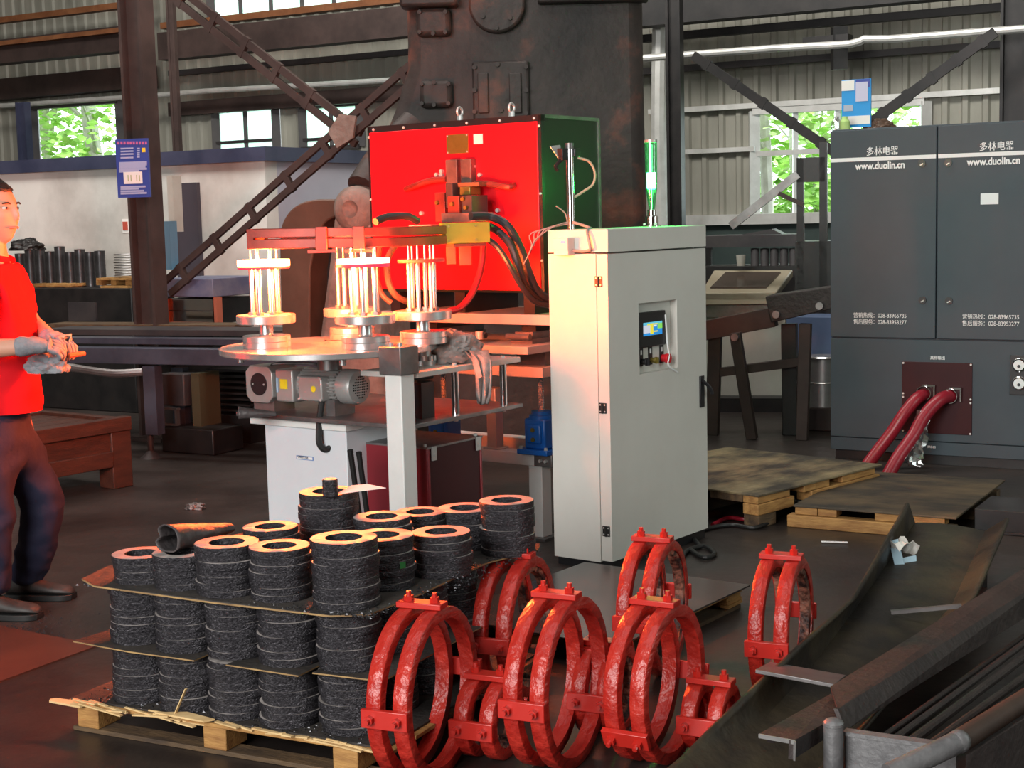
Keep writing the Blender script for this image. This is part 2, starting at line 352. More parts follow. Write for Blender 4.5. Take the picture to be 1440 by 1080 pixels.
girt(965, 310, 1170, 306, 0.10, galv_m, 0.06, 0.12, 0.4)
a = WP.at(962, 314, .05); b = WP.at(1180, 430, .05); mb = MB(); mb.prism([WP.w(a[0], .4, .05), WP.w(b[0], .4, .05), WP.w(b[0], a[1], .05), WP.w(a[0], a[1], .05)], -WP.n * .03); trim(mb, mat('dark_teal_dado', (.018, .034, .032), (.03, .05, .046), 3, .6))
# galvanised service pipe on the wall
def pipe(name, label, pts, r, off, m=galv_m):
    mb = MB(); q = []
    for (u, v) in pts:
        a = WP.at(u, v, off); q.append(WP.w(a[0], a[1], off))
    mb.tube(q, r, 10, 2); return tag(mb.build(name, m), label, 'pipe')
pipe('service_pipe', 'pale galvanized service pipe running along rear wall left of the hammer', [(-20, 150), (60, 145), (232, 133), (290, 128), (395, 122), (560, 112)], 0.03, 0.5)
pipe('service_pipe', 'bright galvanized pipe with a sagging joint above the right window', [(905, 82), (1090, 68), (1195, 62), (1215, 55), (1250, 55), (1380, 45), (1480, 38)], 0.032, 1.7)
pipe('drain_pipe', 'vertical grey drain pipe beside the hammer under the bright pipe', [(928, 35), (926, 180), (930, 320)], 0.075, 0.6)
# columns and bracing
def hcol(name, label, u0, u1, v, Yc, m, ztop=6.7, rz=math.radians(-30)):
    a = P(u0, v, Yc); b = P(u1, v, Yc); w = (b.x - a.x); c = (a + b) / 2
    t = thing(name, label, 'column', (c.x, c.y, 0), rz); wl = w / (abs(math.cos(rz)) + 0.75 * abs(math.sin(rz)) + .38); d = wl * 0.75
    for sx in (-1, 1):
        mb = MB(); mb.b2((sx * wl / 2 - 0.012, -d / 2, 0), (sx * wl / 2 + 0.012, d / 2, ztop)); mb.build('flange', m, t)
    mb = MB(); mb.b2((-wl / 2, -0.01, 0), (wl / 2, 0.01, ztop)); mb.build('web', m, t)
    mb = MB(); mb.b2((-wl / 2 - 0.1, -d / 2 - 0.1, 0), (wl / 2 + 0.1, d / 2 + 0.1, 0.025)); mb.build('base_plate', m, t)
    return t
main_col = hcol('steel_column', 'thick brown steel column carrying the blue notice board', 173, 232, 250, 10.5, steel_br)
hcol('steel_column', 'slim brown wall column just right of the notice board column', 238, 253, 120, 14.6, steel_br)
hcol('steel_column', 'dark steel column between the hammer and the right window', 935, 964, 150, 12.6, steel_bk)
hcol('steel_column', 'wide black steel column at the right edge behind the slate cabinet', 1402, 1450, 80, 12.2, steel_bk)
hcol('steel_column', 'thin blue-black wall column left of the tree-filled window', 22, 47, 190, 17.5, navy_m, 2.95)
BP = Plane((main_col.location.x, main_col.location.y), math.radians(-30))
def brace(label, pts, off, w, gap, m, battens):
    t = thing('steel_brace', label, 'brace'); (u0, v0), (u1, v1) = pts
    a = BP.at(u0, v0, off); b = BP.at(u1, v1, off); A = BP.w(*a, off); B = BP.w(*b, off); t.location = A
    d = (B - A).normalized(); q = d.cross(BP.n).normalized()
    for sgn in ((-1, 1) if gap else (0,)):
        mb = MB(); mb.bar(q * sgn * gap / 2, B - A + q * sgn * gap / 2, w, 0.03, up=BP.n); mb.build('angle_bar', m, t)
    for k in range(battens):
        p = (B - A) * ((k + 0.5) / battens); mb = MB(); mb.bar(p - d * 0.022, p + d * 0.022, gap + w * 1.25, 0.034, up=BP.n); mb.build('batten_plate', m, t)
    return t
brace('double angle brace falling from top left towards the gusset plate', [(235, -20), (505, 195)], -0.4, 0.05, 0.085, steel_br, 6)
brace('double angle brace with batten plates rising behind the glowing rings', [(235, 405), (600, 85)], -0.3, 0.045, 0.10, steel_br, 7)
brace('dark diagonal brace crossing the left half of the right window', [(975, 78), (1175, 215)], -3.4, 0.07, 0.0, steel_bk, 5)
brace('dark diagonal brace from the right column to the blue folder', [(1400, 45), (1225, 172)], -3.4, 0.075, 0.0, steel_bk, 5)
g = BP.at(492, 185, -0.33); mb = MB(); c = BP.w(g[0], g[1], -0.24)
mb.prism([c + BP.d * a + Vector((0, 0, b)) for a, b in ((-0.10, 0.0), (0.0, 0.11), (0.13, 0.09), (0.10, -0.05), (-0.03, -0.11))], BP.n * 0.02)
tag(mb.build('gusset_plate', pale_rust), 'pale gusset plate where two braces meet beside the hammer', 'plate')
for (u, v0, v1, off) in ((1180, 38, 98, 1.1),):
    a = WP.at(u, v0, off); b = WP.at(u, v1, off); mb = MB(); mb.bar(WP.w(*a, off), WP.w(*b, off), 0.12, 0.12); mb.box(WP.w(a[0] - 0.1, a[1] - 0.12, off), (0.4, 0.15, 0.1), math.radians(-30))
    tag(mb.build('pipe_bracket', steel_bk), 'dark bracket hanging above the blue folder', 'bracket')
# control room: plastered enclosure with navy coping
OP = Plane((P(375, 300, 12).x, 12), math.radians(-30)); OL = math.radians(-30)
zt = OP.at(375, 206)[1]; zr = OP.at(375, 226)[1]
mb = MB(); mb.prism([OP.w(-5.2, 0), OP.w(0, 0), OP.w(0, zr), OP.w(-5.2, zr)], -OP.n * 0.15); struct(mb.build('wall_left_room', plaster_m, smooth=0))
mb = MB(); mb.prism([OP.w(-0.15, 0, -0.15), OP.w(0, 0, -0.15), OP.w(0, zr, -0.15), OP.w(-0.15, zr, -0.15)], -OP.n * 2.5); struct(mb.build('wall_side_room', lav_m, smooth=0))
mb = MB(); mb.prism([OP.w(-5.2, zr, 0.05), OP.w(0.05, zr, 0.05), OP.w(0.05, zt, 0.05), OP.w(-5.2, zt, 0.05)], -OP.n * 2.7); trim(mb, navy_m)
d0 = OP.at(248, 258); d1 = OP.at(285, 345)
t = bpy.data.objects.new('door_1', None); COL.objects.link(t); struct(t)
mb = MB(); mb.prism([OP.w(d0[0], 0.05), OP.w(d1[0], 0.05), OP.w(d1[0], d0[1]), OP.w(d0[0], d0[1])], OP.n * 0.04); mb.build('door_leaf', mat('dark_violet_door', (0.05, 0.042, 0.055), (0.06, 0.05, 0.065), 3), t)
mb = MB(); mb.cyl(OP.w(d1[0] - 0.06, 1.0, 0.04), OP.w(d1[0] - 0.06, 1.0, 0.09), 0.02, n=10); mb.build('door_knob', steel_mid, t)
a = OP.at(172, 308); b = OP.at(182, 327); mb = MB(); mb.prism([OP.w(a[0], b[1], 0), OP.w(b[0], b[1], 0), OP.w(b[0], a[1], 0), OP.w(a[0], a[1], 0)], OP.n * 0.005)
o = tag(mb.build('wall_notice', paper_m), 'small red and white notice on plaster left of the column', 'notice')
mb = MB(); mb.box(OP.w(b[0] - (b[0] - a[0]) * 0.5, a[1] * 0.5 + b[1] * 0.5, 0.008), (0.055, 0.005, 0.07), math.radians(-30)); mb.build('red_print', mat('red_print', (0.5, 0.08, 0.05)), o)
# ---- outside the windows: ground and trees
mb = MB(); mb.b2((-35, 21.5, -0.15), (35, 60, -0.05)); struct(mb.build('ground', grass_m, smooth=0))
mb = MB(); mb.b2((6, 14, -0.16), (35, 21.6, -0.06)); struct(mb.build('ground', grass_m, smooth=0))
def tree(label, u, Y, r, h, crown, n, m, seed):
    rr = random.Random(seed); p = P(u, 300, Y); t = thing('broadleaf_tree', label, 'tree', (p.x, p.y, -0.05), 0, 'trees outside the windows')
    mb = MB(); mb.tube([(0, 0, 0), (0.1 * r, 0, h * 0.3), (-r * .8, 0, h * 0.65), (r * .5, 0, h)], r, 8, 3, r * 0.6)
    for k in range(4):
        a = rr.uniform(0, 6.28); z = h * rr.uniform(0.35, 0.7); mb.tube([(0, 0, z), (math.cos(a) * 0.5, math.sin(a) * 0.5, z + 0.5), (math.cos(a) * 1.1, math.sin(a) * 1.1, z + 0.8)], r * 0.3, 6, 2, r * 0.1)
    mb.build('trunk', bark_m, t)
    mb = MB(); cl = [(rr.gauss(0, crown[0] * .5), rr.gauss(0, crown[0] * .5), rr.uniform(crown[1], crown[2])) for _ in range(30)]
    for k in range(n):
        cx, cy, cz = cl[k % 30]; c = Vector((cx + rr.gauss(0, .28), cy + rr.gauss(0, .28), cz + rr.gauss(0, .22))); s = rr.uniform(.05, .12)
        M = Matrix.Rotation(rr.uniform(0, 6.28), 3, 'Z') @ Matrix.Rotation(rr.uniform(-1.2, 1.2), 3, 'X')
        mb.quad(*[c + M @ Vector(q) * s for q in ((-1, 0, 0), (0, -.6, .1), (1, 0, 0), (0, .6, .1))])
    f = mb.build('foliage', m, t, smooth=0); f['kind'] = 'stuff'
tree('leafy tree with a pale leaning trunk seen through the left window', 142, 24, 0.16, 6, (1.3, 1.2, 4.2), 1500, leaf_m, 1)
tree('bushy bright tree filling the left side of the left window', 78, 25, 0.12, 5, (1.4, 1.0, 4.5), 1700, leaf2_m, 2)
tree('grey trunk tree nearest the left jamb of the right window', 1078, 18, 0.085, 6, (0.9, 2.2, 5), 1000, leaf2_m, 3)
tree('tree with a slim trunk behind the crossing brace in the right window', 1116, 20, 0.055, 6, (1.3, 0.2, 3.0), 2000, leaf_m, 4)
tree('young leafy tree low behind the gantry in the right window', 1150, 21, 0.06, 3.6, (1.0, 0.2, 2.0), 2400, leaf2_m, 5)
tree('hazy thin tree at the right end of the right window', 1262, 24, 0.05, 5, (0.9, 2.0, 4.5), 500, leaf2_m, 6)
# steel sheet lying on floor at left
a, b, c = G(-40, 975), G(139, 909), G(-10, 880); mb = MB()
mb.prism([Vector((-2.6, 4.9, 0)), a, b, c, Vector((-2.6, 5.6, 0))], (0, 0, 0.006))
tag(mb.build('floor_plate', mat('rusty_floor_plate', (0.07, 0.024, 0.016), (0.11, 0.036, 0.022), 3, 0.5)), 'rust brown steel sheet lying flat on floor in front of the worker', 'steel sheet')
# ================================================================== FORGING HAMMER (rear centre)
HP = Plane((P(720, 300, 9.6).x, 9.6), math.radians(-2)); hz = math.radians(-2)
ham = thing('forging_hammer', 'huge dark rusty forging hammer frame rising behind the red machine', 'forging hammer', HP.o, hz)
def hl(u, v, off=0.0): a = HP.at(u, v, off); return Vector((a[0], -off, a[1]))
pr = [hl(*q) for q in ((568, -60), (572, 60), (572, 95), (556, 150), (530, 215), (500, 300), (488, 345))]
zl = 0.0; left = pr + [Vector((pr[-1].x - 0.12, 0, 0.6)), Vector((pr[-1].x - 0.2, 0, 0))]
rt = [Vector((hl(913, 400).x, 0, 0)), hl(911, 330), hl(906, 120), hl(903, -60)]
mb = MB(); mb.prism(left + rt, (0, 1.3, 0)); mb.build('hammer_frame', rust_m, ham, bevel=0.09)
def cover(name, u0, v0, u1, v1, th, m=rust_m, parent=None, bev=0.015):
    a = hl(u0, v0); b = hl(u1, v1); mb = MB(); mb.b2((a.x, -th, b.z), (b.x, 0.05, a.z)); return mb.build(name, m, parent or ham, bevel=bev)
c = cover('ribbed_cover', 664, 88, 745, 168, 0.05)
for (x0, x1) in ((672, 688), (716, 734)):
    a = hl(x0, 104); b = hl(x1, 160); mb = MB(); mb.b2((a.x, -0.075, b.z), (b.x, -0.05, a.z)); mb.build('rib', rust_m, c, bevel=0.006)
def bolts(parent, pts, r, off, m=rust_m):
    for (u, v) in pts:
        p = hl(u, v); mb = MB(); mb.cyl((p.x, -off - 0.02, p.z), (p.x, -off + 0.01, p.z), r, n=6); mb.build('bolt', m, parent)
bolts(c, [(668, 96), (700, 92), (740, 95), (668, 128), (740, 128), (668, 158), (705, 156), (740, 160)], 0.016, 0.05)
c = cover('square_cover', 591, 115, 637, 152, 0.09, bev=0.03); bolts(c, [(595, 120), (612, 118), (632, 120), (595, 147), (612, 149), (632, 147)], 0.014, 0.09)
c = cover('square_cover', 586, 14, 635, 52, 0.10, bev=0.03); bolts(c, [(592, 20), (628, 20), (592, 48), (611, 50), (628, 48)], 0.014, 0.1)
c = cover('top_flange', 563, -60, 645, 12, 0.16, bev=0.02)
a = hl(699, 8); mb = MB(); mb.cyl((a.x, -0.08, a.z), (a.x, 0.05, a.z), 0.175, n=36); c = mb.build('round_cover', rust_m, ham, bevel=0.015)
bolts(c, [(680, 26), (699, 42), (718, 28)], 0.014, 0.08)
cover('top_ledge', 755, -60, 912, 3, 0.12)
# foreleg, horizontal cylinder and belt guard left of the red machine
fl = thing('hammer_foreleg', 'pale rusty casting with rounded drum end left of the red machine', 'casting', (P(500, 400, 8.7).x, 8.7, 0), math.radians(-20))
FL = Plane(fl.location, math.radians(-20))
def fll(u, v, off=0.0): a = FL.at(u, v, off); return Vector((a[0], -off, a[1]))
mb = MB(); mb.prism([fll(468, 300), fll(527, 300), fll(532, 470), Vector((fll(540, 470).x, 0, 0)), Vector((fll(446, 470).x, 0, 0)), fll(448, 470), fll(462, 360)], (0, 0.5, 0)); mb.build('leg_casting', pale_rust, fl, bevel=0.04)
a = fll(498, 294); mb = MB(); mb.lathe([(0.0, 0.0), (0.05, -0.055), (0.10, -0.04), (0.132, 0.0), (0.138, 0.06), (0.13, 0.5), (0, 0.5)], n=28, M=Matrix.Rotation(-PI / 2, 4, 'X')); mb.build('drum', pale_rust, fl, loc=(a.x, 0.0, a.z))
mb = MB(); mb.tube([fll(500, 265) + Vector((0, .1, 0)), fll(512, 215) + Vector((0, .3, 0)), fll(540, 170) + Vector((0, .45, 0))], 0.10, 14, 4); mb.build('sloping_arm', rust_m, fl)
gp = Plane((P(430, 400, 9.3).x, 9.3), math.radians(-25)); gd = thing('belt_guard', 'brown curved belt guard with dark open side behind the turntable', 'guard', gp.o, gp.yaw)
def gl(u, v, off=0.0): a = gp.at(u, v, off); return Vector((a[0], -off, a[1]))
outer = [gl(*q) for q in ((398, 470), (394, 400), (394, 330), (402, 304), (418, 288), (440, 281), (468, 280), (500, 281))]
inner = [gl(*q) for q in ((500, 300), (478, 303), (458, 312), (445, 335), (436, 380), (430, 470))]
def smooth_line(q, n=5):
    r = []
    for i in range(len(q) - 1):
        a, b, c, d = q[max(i - 1, 0)], q[i], q[i + 1], q[min(i + 2, len(q) - 1)]
        for k in range(n):
            t = k / n; r.append(0.5 * (2 * b + (c - a) * t + (2 * a - 5 * b + 4 * c - d) * t * t + (3 * b - a - 3 * c + d) * t ** 3))
    return r + [q[-1]]
outer = outer[:1] + smooth_line(outer[1:]); inner = smooth_line(inner[:-1]) + inner[-1:]
mb = MB(); mb.prism(outer[1:] + inner[:-1] + [Vector((gl(428, 470).x, 0, 0)), Vector((gl(396, 470).x, 0, 0))], (0, 0.55, 0)); mb.build('guard_shell', guard_m, gd, bevel=0.01)
mb = MB(); mb.prism([gl(500, 295), gl(470, 298), gl(440, 320), gl(430, 380), Vector((gl(425, 400).x, 0, 0.0)), Vector((gl(500, 400).x, 0, 0))], (0, 0.3, 0)); mb.build('side_plate', steel_bk, gd, loc=(0, 0.2, 0))
# ================================================================== RED COIL MACHINE
RO = Vector((0.157, 6.75, 0)); FP = Plane(RO, YAW - PI / 2)
def fp(u, v, off=0.0): a = FP.at(u, v, off); return Vector((-off, -a[0], a[1]))
RZ0, RZ1, RW, RD = 1.153, 1.947, 1.016, 0.485
rm = thing('induction_heater', 'bright red front heater box with black green side panel', 'induction heater', RO, YAW)
mb = MB(); mb.b2((0.004, 0.004, RZ0), (RD, RW, RZ1)); mb.build('casing', greenblk, rm, bevel=0.004)
mb = MB(); mb.b2((-0.012, 0.012, RZ0 + 0.012), (0.004, RW - 0.012, RZ1 - 0.025)); mb.build('front_panel', red_m, rm, bevel=0.003)
mb = MB(); mb.b2((-0.006, -0.004, RZ0), (0.02, 0.012, RZ1)); mb.b2((-0.006, RW - 0.012, RZ0), (0.02, RW + 0.004, RZ1)); mb.b2((-0.006, -0.004, RZ1 - 0.025), (0.03, RW + 0.004, RZ1 + 0.004)); mb.build('corner_trim', black_pl, rm)
mb = MB(); mb.b2((0.03, -0.002, RZ1 - 0.01), (RD, 0.006, RZ1 + 0.006)); mb.b2((RD - 0.012, -0.003, RZ0), (RD + 0.002, 0.006, RZ1)); mb.build('edge_strip', steel_mid, rm)
for k in range(6):
    mb = MB(); mb.ball((-0.008, 0.03 + k * 0.19, RZ1 - 0.012), 0.007, 8); mb.build('screw', galv_m, rm)
for z in (1.3, 1.6, 1.9):
    mb = MB(); mb.ball((-0.008, 0.005, z), 0.007, 8); mb.build('screw', galv_m, rm); mb = MB(); mb.ball((-0.008, RW - 0.005, z), 0.007, 8); mb.build('screw', galv_m, rm)
for (u, v) in ((645, 156), (718, 150)):
    p = fp(u, 170, -0.05); mb = MB(); mb.cyl((0.06, p.y, RZ1), (0.06, p.y, RZ1 + 0.03), 0.014, n=10)
    mb.lathe([(0.02 + 0.006 * math.cos(a), 0.006 * math.sin(a)) for a in [k * PI / 3 for k in range(6)]], (0.06, p.y, RZ1 + 0.048), 14, True, Matrix.Rotation(PI / 2, 4, 'X') ); mb.build('lifting_eye', galv_m, rm)
a, b = fp(628, 190, .013), fp(659, 215, .013); mb = MB(); mb.b2((-0.015, a.y, b.z), (-0.012, b.y, a.z)); np_ = mb.build('name_plate', brass_m, rm)
for y in (a.y - 0.006, b.y + 0.006):
    for z in (a.z - 0.006, b.z + 0.006): mb = MB(); mb.ball((-0.016, y, z), 0.004, 6); mb.build('rivet', galv_m, np_)
a, b = fp(666, 189, .013), fp(679, 202, .013); mb = MB(); mb.b2((-0.0145, a.y, b.z), (-0.012, b.y, a.z)); mb.build('white_sticker', paper_m, rm)
# vertical busbars, clamps and hose tails on the front
def fbox(name, u0, v0, u1, v1, o0, o1, m, parent, bev=0.003):
    a, b = fp(u0, v0, o1), fp(u1, v1, o1); mb = MB(); mb.b2((-o1, a.y, b.z), (-o0, b.y, a.z)); return mb.build(name, m, parent, bevel=bev)
fbox('busbar', 626, 225, 643, 258, .012, .05, busgrey, rm); fbox('busbar', 647, 224, 663, 262, .012, .05, busgrey, rm)
fbox('busbar', 626, 258, 637, 292, .05, .16, steel_br, rm); fbox('bus_clamp', 643, 257, 673, 262, .05, .12, rust_pipe, rm)
fbox('insulator_block', 646, 263, 661, 274, .05, .13, brass_m, rm); fbox('copper_block', 611, 271, 626, 312, .03, .12, copper_m, rm)
fbox('copper_block', 629, 276, 646, 301, .12, .24, copper_m, rm); fbox('connection_block', 648, 275, 664, 306, .10, .22, steel_br, rm)
fbox('clamp_bar', 620, 300, 668, 312, .12, .26, busgrey, rm)
for (u, v, o) in ((616, 285, .12), (637, 287, .24), (652, 280, .22), (656, 292, .22), (622, 241, .013), (622, 246, .013), (667, 234, .013), (667, 245, .013), (594, 300, .013), (701, 296, .013), (676, 246, .013), (615, 246, .013)):
    p = fp(u, v, o); mb = MB(); mb.cyl((p.x + 0.004, p.y, p.z), (p.x - 0.014, p.y, p.z), 0.010, n=6); mb.build('hex_bolt', galv_m if o < .1 else brass_m, rm)
for pts in (((628, 252), (612, 253), (598, 256), (584, 261), (571, 266)), ((668, 258), (684, 258), (700, 261), (716, 263), (723, 260))):
    mb = MB(); mb.tube([fp(u, v, .05 if i < 4 else .01) for i, (u, v) in enumerate(pts)], 0.014, 10, 4); mb.build('hose_tail', copper_m, rm)
# stand below the heater
st = thing('heater_stand', 'white framed stand with stacked sliding plates carrying the red heater', 'stand', RO, YAW)
tan_pl = mat('grey_plate_edge', (0.40, 0.385, 0.36), (0.47, 0.45, 0.42), 6, 0.5)
for nm, (x0, x1, y0, y1, z0, z1) in (('upper_plate', (-.02, .5, -.06, 1.0, 1.009, 1.056)), ('slide_plate', (-.143, .45, .0, .82, .886, .922)), ('lower_plate', (-.03, .5, .0, .95, .770, .818))):
    mb = MB(); mb.b2((x0, y0, z0), (x1, y1, z1)); mb.build(nm, tan_pl, st, bevel=0.003)
for y in (0.10, .5, .9): mb = MB(); mb.b2((0.02, y - .03, 1.056), (.45, y + .03, RZ0)); mb.build('support_block', steel_bk, st)
for y in (0.12, .7): mb = MB(); mb.b2((-0.02, y - .06, .922), (.4, y + .06, .945)); mb.b2((0.0, y - .05, .945), (.4, y + .05, .975)); mb.build('slide_rail', steel_mid, st); mb = MB(); mb.b2((0.04, y - .04, .975), (.4, y + .04, 1.009)); mb.build('slide_carriage', steel_bk, st)
for y in (0.12, .7): mb = MB(); mb.b2((0.05, y - .08, .818), (.42, y + .08, .886)); mb.build('cross_rail', steel_mid, st)
for y in (0.05, .3): mb = MB(); mb.cyl((-.05, y, .958), (-.05, y + .13, .958), .014, n=10); mb.build('adjuster_rod', steel_mid, st)
mb = MB(); mb.cyl((-.10, .30, .945), (-.10, .30, .98), .018, n=12); mb.build('clamp_lever_knob', galv_m, st)
for (x, y) in ((.048, .0705), (.40, .0705), (.048, .80), (.40, .80)):
    mb = MB(); mb.b2((x, y, 0.012), (x + .075, y + .075, .35)); l = mb.build('leg', white_m, st, bevel=0.003)
    mb = MB(); mb.b2((x - .03, y - .03, 0), (x + .105, y + .105, .012)); mb.build('foot_plate', steel_mid, l)
mb = MB(); mb.b2((.03, .10, .35), (.12, .9, .408)); mb.b2((.40, .06, .35), (.48, .9, .408)); mb.b2((.12, .06, .352), (.40, .12, .406)); mb.build('beam', white_m, st, bevel=0.003)
mb = MB(); mb.b2((.028, .0, .35), (.122, .10, .408)); e = mb.build('end_bracket', steel_mid, st, bevel=0.003)
for y in (.03, .06): mb = MB(); mb.cyl((.028, y, .378), (.014, y, .378), .008, n=6); mb.build('bolt', galv_m, e)
mb = MB(); mb.b2((.05, .33, .408), (.11, .385, .70)); mb.b2((.035, .31, .408), (.125, .40, .416)); mb.build('square_tube', alu_m, st, bevel=0.004)
def jack(label, x, y, z):
    p = RO + U * x + V * y; t = thing('screw_jack', label, 'screw jack', (p.x, p.y, z), YAW)
    mb = MB(); mb.b2((-.085, -.085, 0), (.085, .085, .024)); mb.build('base_flange', blue_j, t, bevel=.004)
    mb = MB(); mb.b2((-.058, -.058, .024), (.058, .058, .165)); mb.b2((-.07, -.04, .05), (.07, .04, .14)); mb.build('gear_housing', blue_j, t, bevel=.008)
    mb = MB(); mb.lathe([(.058, .16), (.058, .178), (.046, .182), (.046, .197), (.022, .2), (0, .2)], n=24); mb.build('top_collar', blue_j, t)
    mb = MB(); zz = .2; pr = [(0.0, .2)]
    while zz < .345: pr += [(.014, zz), (.011, zz + .004)]; zz += .008
    mb.lathe(pr + [(0, zz)], n=14); mb.build('lead_screw', steel_lt, t)
    for z0 in (.115, .07): mb = MB(); mb.cyl((-.07, 0, z0), (-.077, 0, z0), .011, n=6); mb.build('plug', brass_m, t)
    for sy in (-.07, .07): mb = MB(); mb.cyl((-.07, sy, .024), (-.07, sy, .036), .009, n=6); mb.build('bolt', galv_m, t)
jack('blue screw jack with steel lead screw beside the white control cabinet', .075, .085, .408)
jack('blue screw jack half hidden behind the control cabinet and right jack', .41, .10, .408)
jack('blue screw jack seen between the gearmotor post and chrome pillar', .075, .66, .408)
# ================================================================== INDUCTOR COIL over the turntable
cp = [P(668, 330, 6.62), P(628, 330, 6.42), P(585, 331, 6.18), P(545, 331, 5.98), P(507, 331, 5.90), P(455, 332, 5.90), P(405, 333, 5.92), P(362, 334, 5.96)]
zc = [1.432, 1.432, 1.432, 1.433, 1.435, 1.437, 1.438, 1.438]
cp = [Vector((p.x, p.y, z)) for p, z in zip(cp, zc)]
coil = thing('inductor_coil', 'long oxidised copper inductor arm spanning above the glowing rings', 'inductor coil', (0, 0, 0))
def barpath(pts, w, h):
    mb = MB(); prev = None
    for i, p in enumerate(pts):
        d = (pts[min(i + 1, len(pts) - 1)] - pts[max(i - 1, 0)]).normalized(); sd = d.cross(Vector((0, 0, 1))).normalized()
        q = [mb.bm.verts.new(p + sd * a * w / 2 + Vector((0, 0, b * h / 2))) for a, b in ((-1, -1), (1, -1), (1, 1), (-1, 1))]
        if prev:
            for k in range(4): mb.bm.faces.new((prev[k], prev[(k + 1) % 4], q[(k + 1) % 4], q[k]))
        else: mb.bm.faces.new(q[::-1])
        prev = q
    mb.bm.faces.new(prev); return mb
def offset(pts, o, dz):
    r = []
    for i, p in enumerate(pts):
        d = (pts[min(i + 1, len(pts) - 1)] - pts[max(i - 1, 0)]).normalized(); sd = d.cross(Vector((0, 0, 1))).normalized(); r.append(p + sd * o + Vector((0, 0, dz)))
    return r
for o in (-.05, .05):
    for dz, h in ((.021, .036), (-.021, .038)):
        barpath(offset(cp[1:], o, dz), .03, h).build('coil_bar', copper_m, coil, bevel=.003)
e0, e1 = offset(cp, -.065, 0)[-1], offset(cp, .065, 0)[-1]; mb = MB(); mb.bar(e0, e1, .03, .08); mb.build('end_link', copper_m, coil, bevel=.003)
for k, u in ((4, 0), (5, 0)):
    p = cp[k]; mb = MB(); mb.box(p + Vector((0, -.072, -.002)), (.045, .016, .09)); mb.build('coil_clamp', copper_m, coil, bevel=.002)
    mb = MB(); mb.box(p + Vector((0, -.06, -.052)), (.11, .03, .012)); mb.build('flux_pad', copper_m, coil)
d = (cp[0] - cp[1]).normalized()
q0, q1 = P(622, 328, 6.30), P(685, 328, 6.42); mb = MB(); mb.bar(Vector((q0.x, q0.y, 1.437)), Vector((q1.x, q1.y, 1.437)), .05, .088); ib = mb.build('insulating_block', olive_m, coil, bevel=.003)
for f in (.15, .75):
    for dz in (-.03, .03):
        p = q0.lerp(q1, f); mb = MB(); mb.cyl((p.x, p.y - .02, 1.437 + dz), (p.x, p.y - .034, 1.437 + dz), .006, n=6); mb.build('screw', brass_m, ib)
mb = MB(); mb.bar(Vector((q0.x + .03, q0.y, 1.386)), Vector((q1.x - .02, q1.y, 1.386)), .05, .012); mb.build('shim_plate', copper_m, coil)
p2 = RO + U * -.14 + V * .44; mb = MB(); mb.bar(Vector((p2.x - .07, p2.y, 1.40)), Vector((p2.x - .12, p2.y - .35, 1.40)), .12, .03); mb.bar(Vector((p2.x + .0, p2.y, 1.46)), Vector((p2.x - .1, p2.y - .4, 1.46)), .10, .03); mb.build('feed_bar', busgrey, coil)
for (u0, v0, u1, v1) in ((627, 346, 642, 372), (645, 346, 664, 373)):
    a = P(u0, v0, 6.5); b = P(u1, v1, 6.5); mb = MB(); mb.b2((a.x, 6.49, b.z), (b.x, 6.53, a.z)); mb.build('lower_terminal', copper_m, coil, bevel=.003)
a = P(540, 308, 6.2); mb = MB(); mb.tube([P(528, 312, 6.1), P(545, 305, 6.15), P(572, 304, 6.2), P(587, 311, 6.25)], .016, 10, 4); mb.build('hose_tail', hose_m, coil)
def hose(name, label, pts, r, m, cat='hose', group=None, n=10, sub=6):
    mb = MB(); mb.tube(pts, r, n, sub); return tag(mb.build(name, m), label, cat, group)
hose('water_hose', 'thick black hose curving from coil block to cabinet, uppermost one', [P(662, 304, 6.5), P(690, 305, 6.55), P(714, 318, 6.5), P(732, 350, 6.5), P(744, 385, 6.5), P(758, 412, 6.55), P(785, 425, 6.65)], .019, hose_m)
hose('water_hose', 'black hose just under the uppermost coil hose', [P(686, 318, 6.46), P(700, 325, 6.5), P(718, 345, 6.45), P(730, 380, 6.44), P(742, 408, 6.5), P(765, 424, 6.6), P(785, 428, 6.66)], .017, hose_m)
hose('water_hose', 'thinner black hose sagging lowest from the yellow block', [P(684, 335, 6.42), P(700, 348, 6.42), P(716, 372, 6.4), P(732, 400, 6.42), P(752, 424, 6.5), P(785, 432, 6.66)], .013, hose_m)
hose('water_hose', 'bright red hose hanging in a curve under the yellow block', [P(680, 346, 6.5), P(676, 380, 6.48), P(664, 412, 6.45), P(648, 432, 6.4), P(632, 438, 6.35)], .015, redhose)
hose('water_hose', 'brown hose looping down behind the middle fixture', [P(556, 345, 6.5), P(545, 365, 6.45), P(546, 395, 6.4), P(556, 415, 6.4), P(572, 424, 6.45)], .014, guard_m)
hose('water_hose', 'narrow brown hose running straight down behind the middle hot ring', [P(534, 348, 6.5), P(530, 385, 6.45), P(536, 412, 6.4), P(550, 426, 6.4)], .012, guard_m)
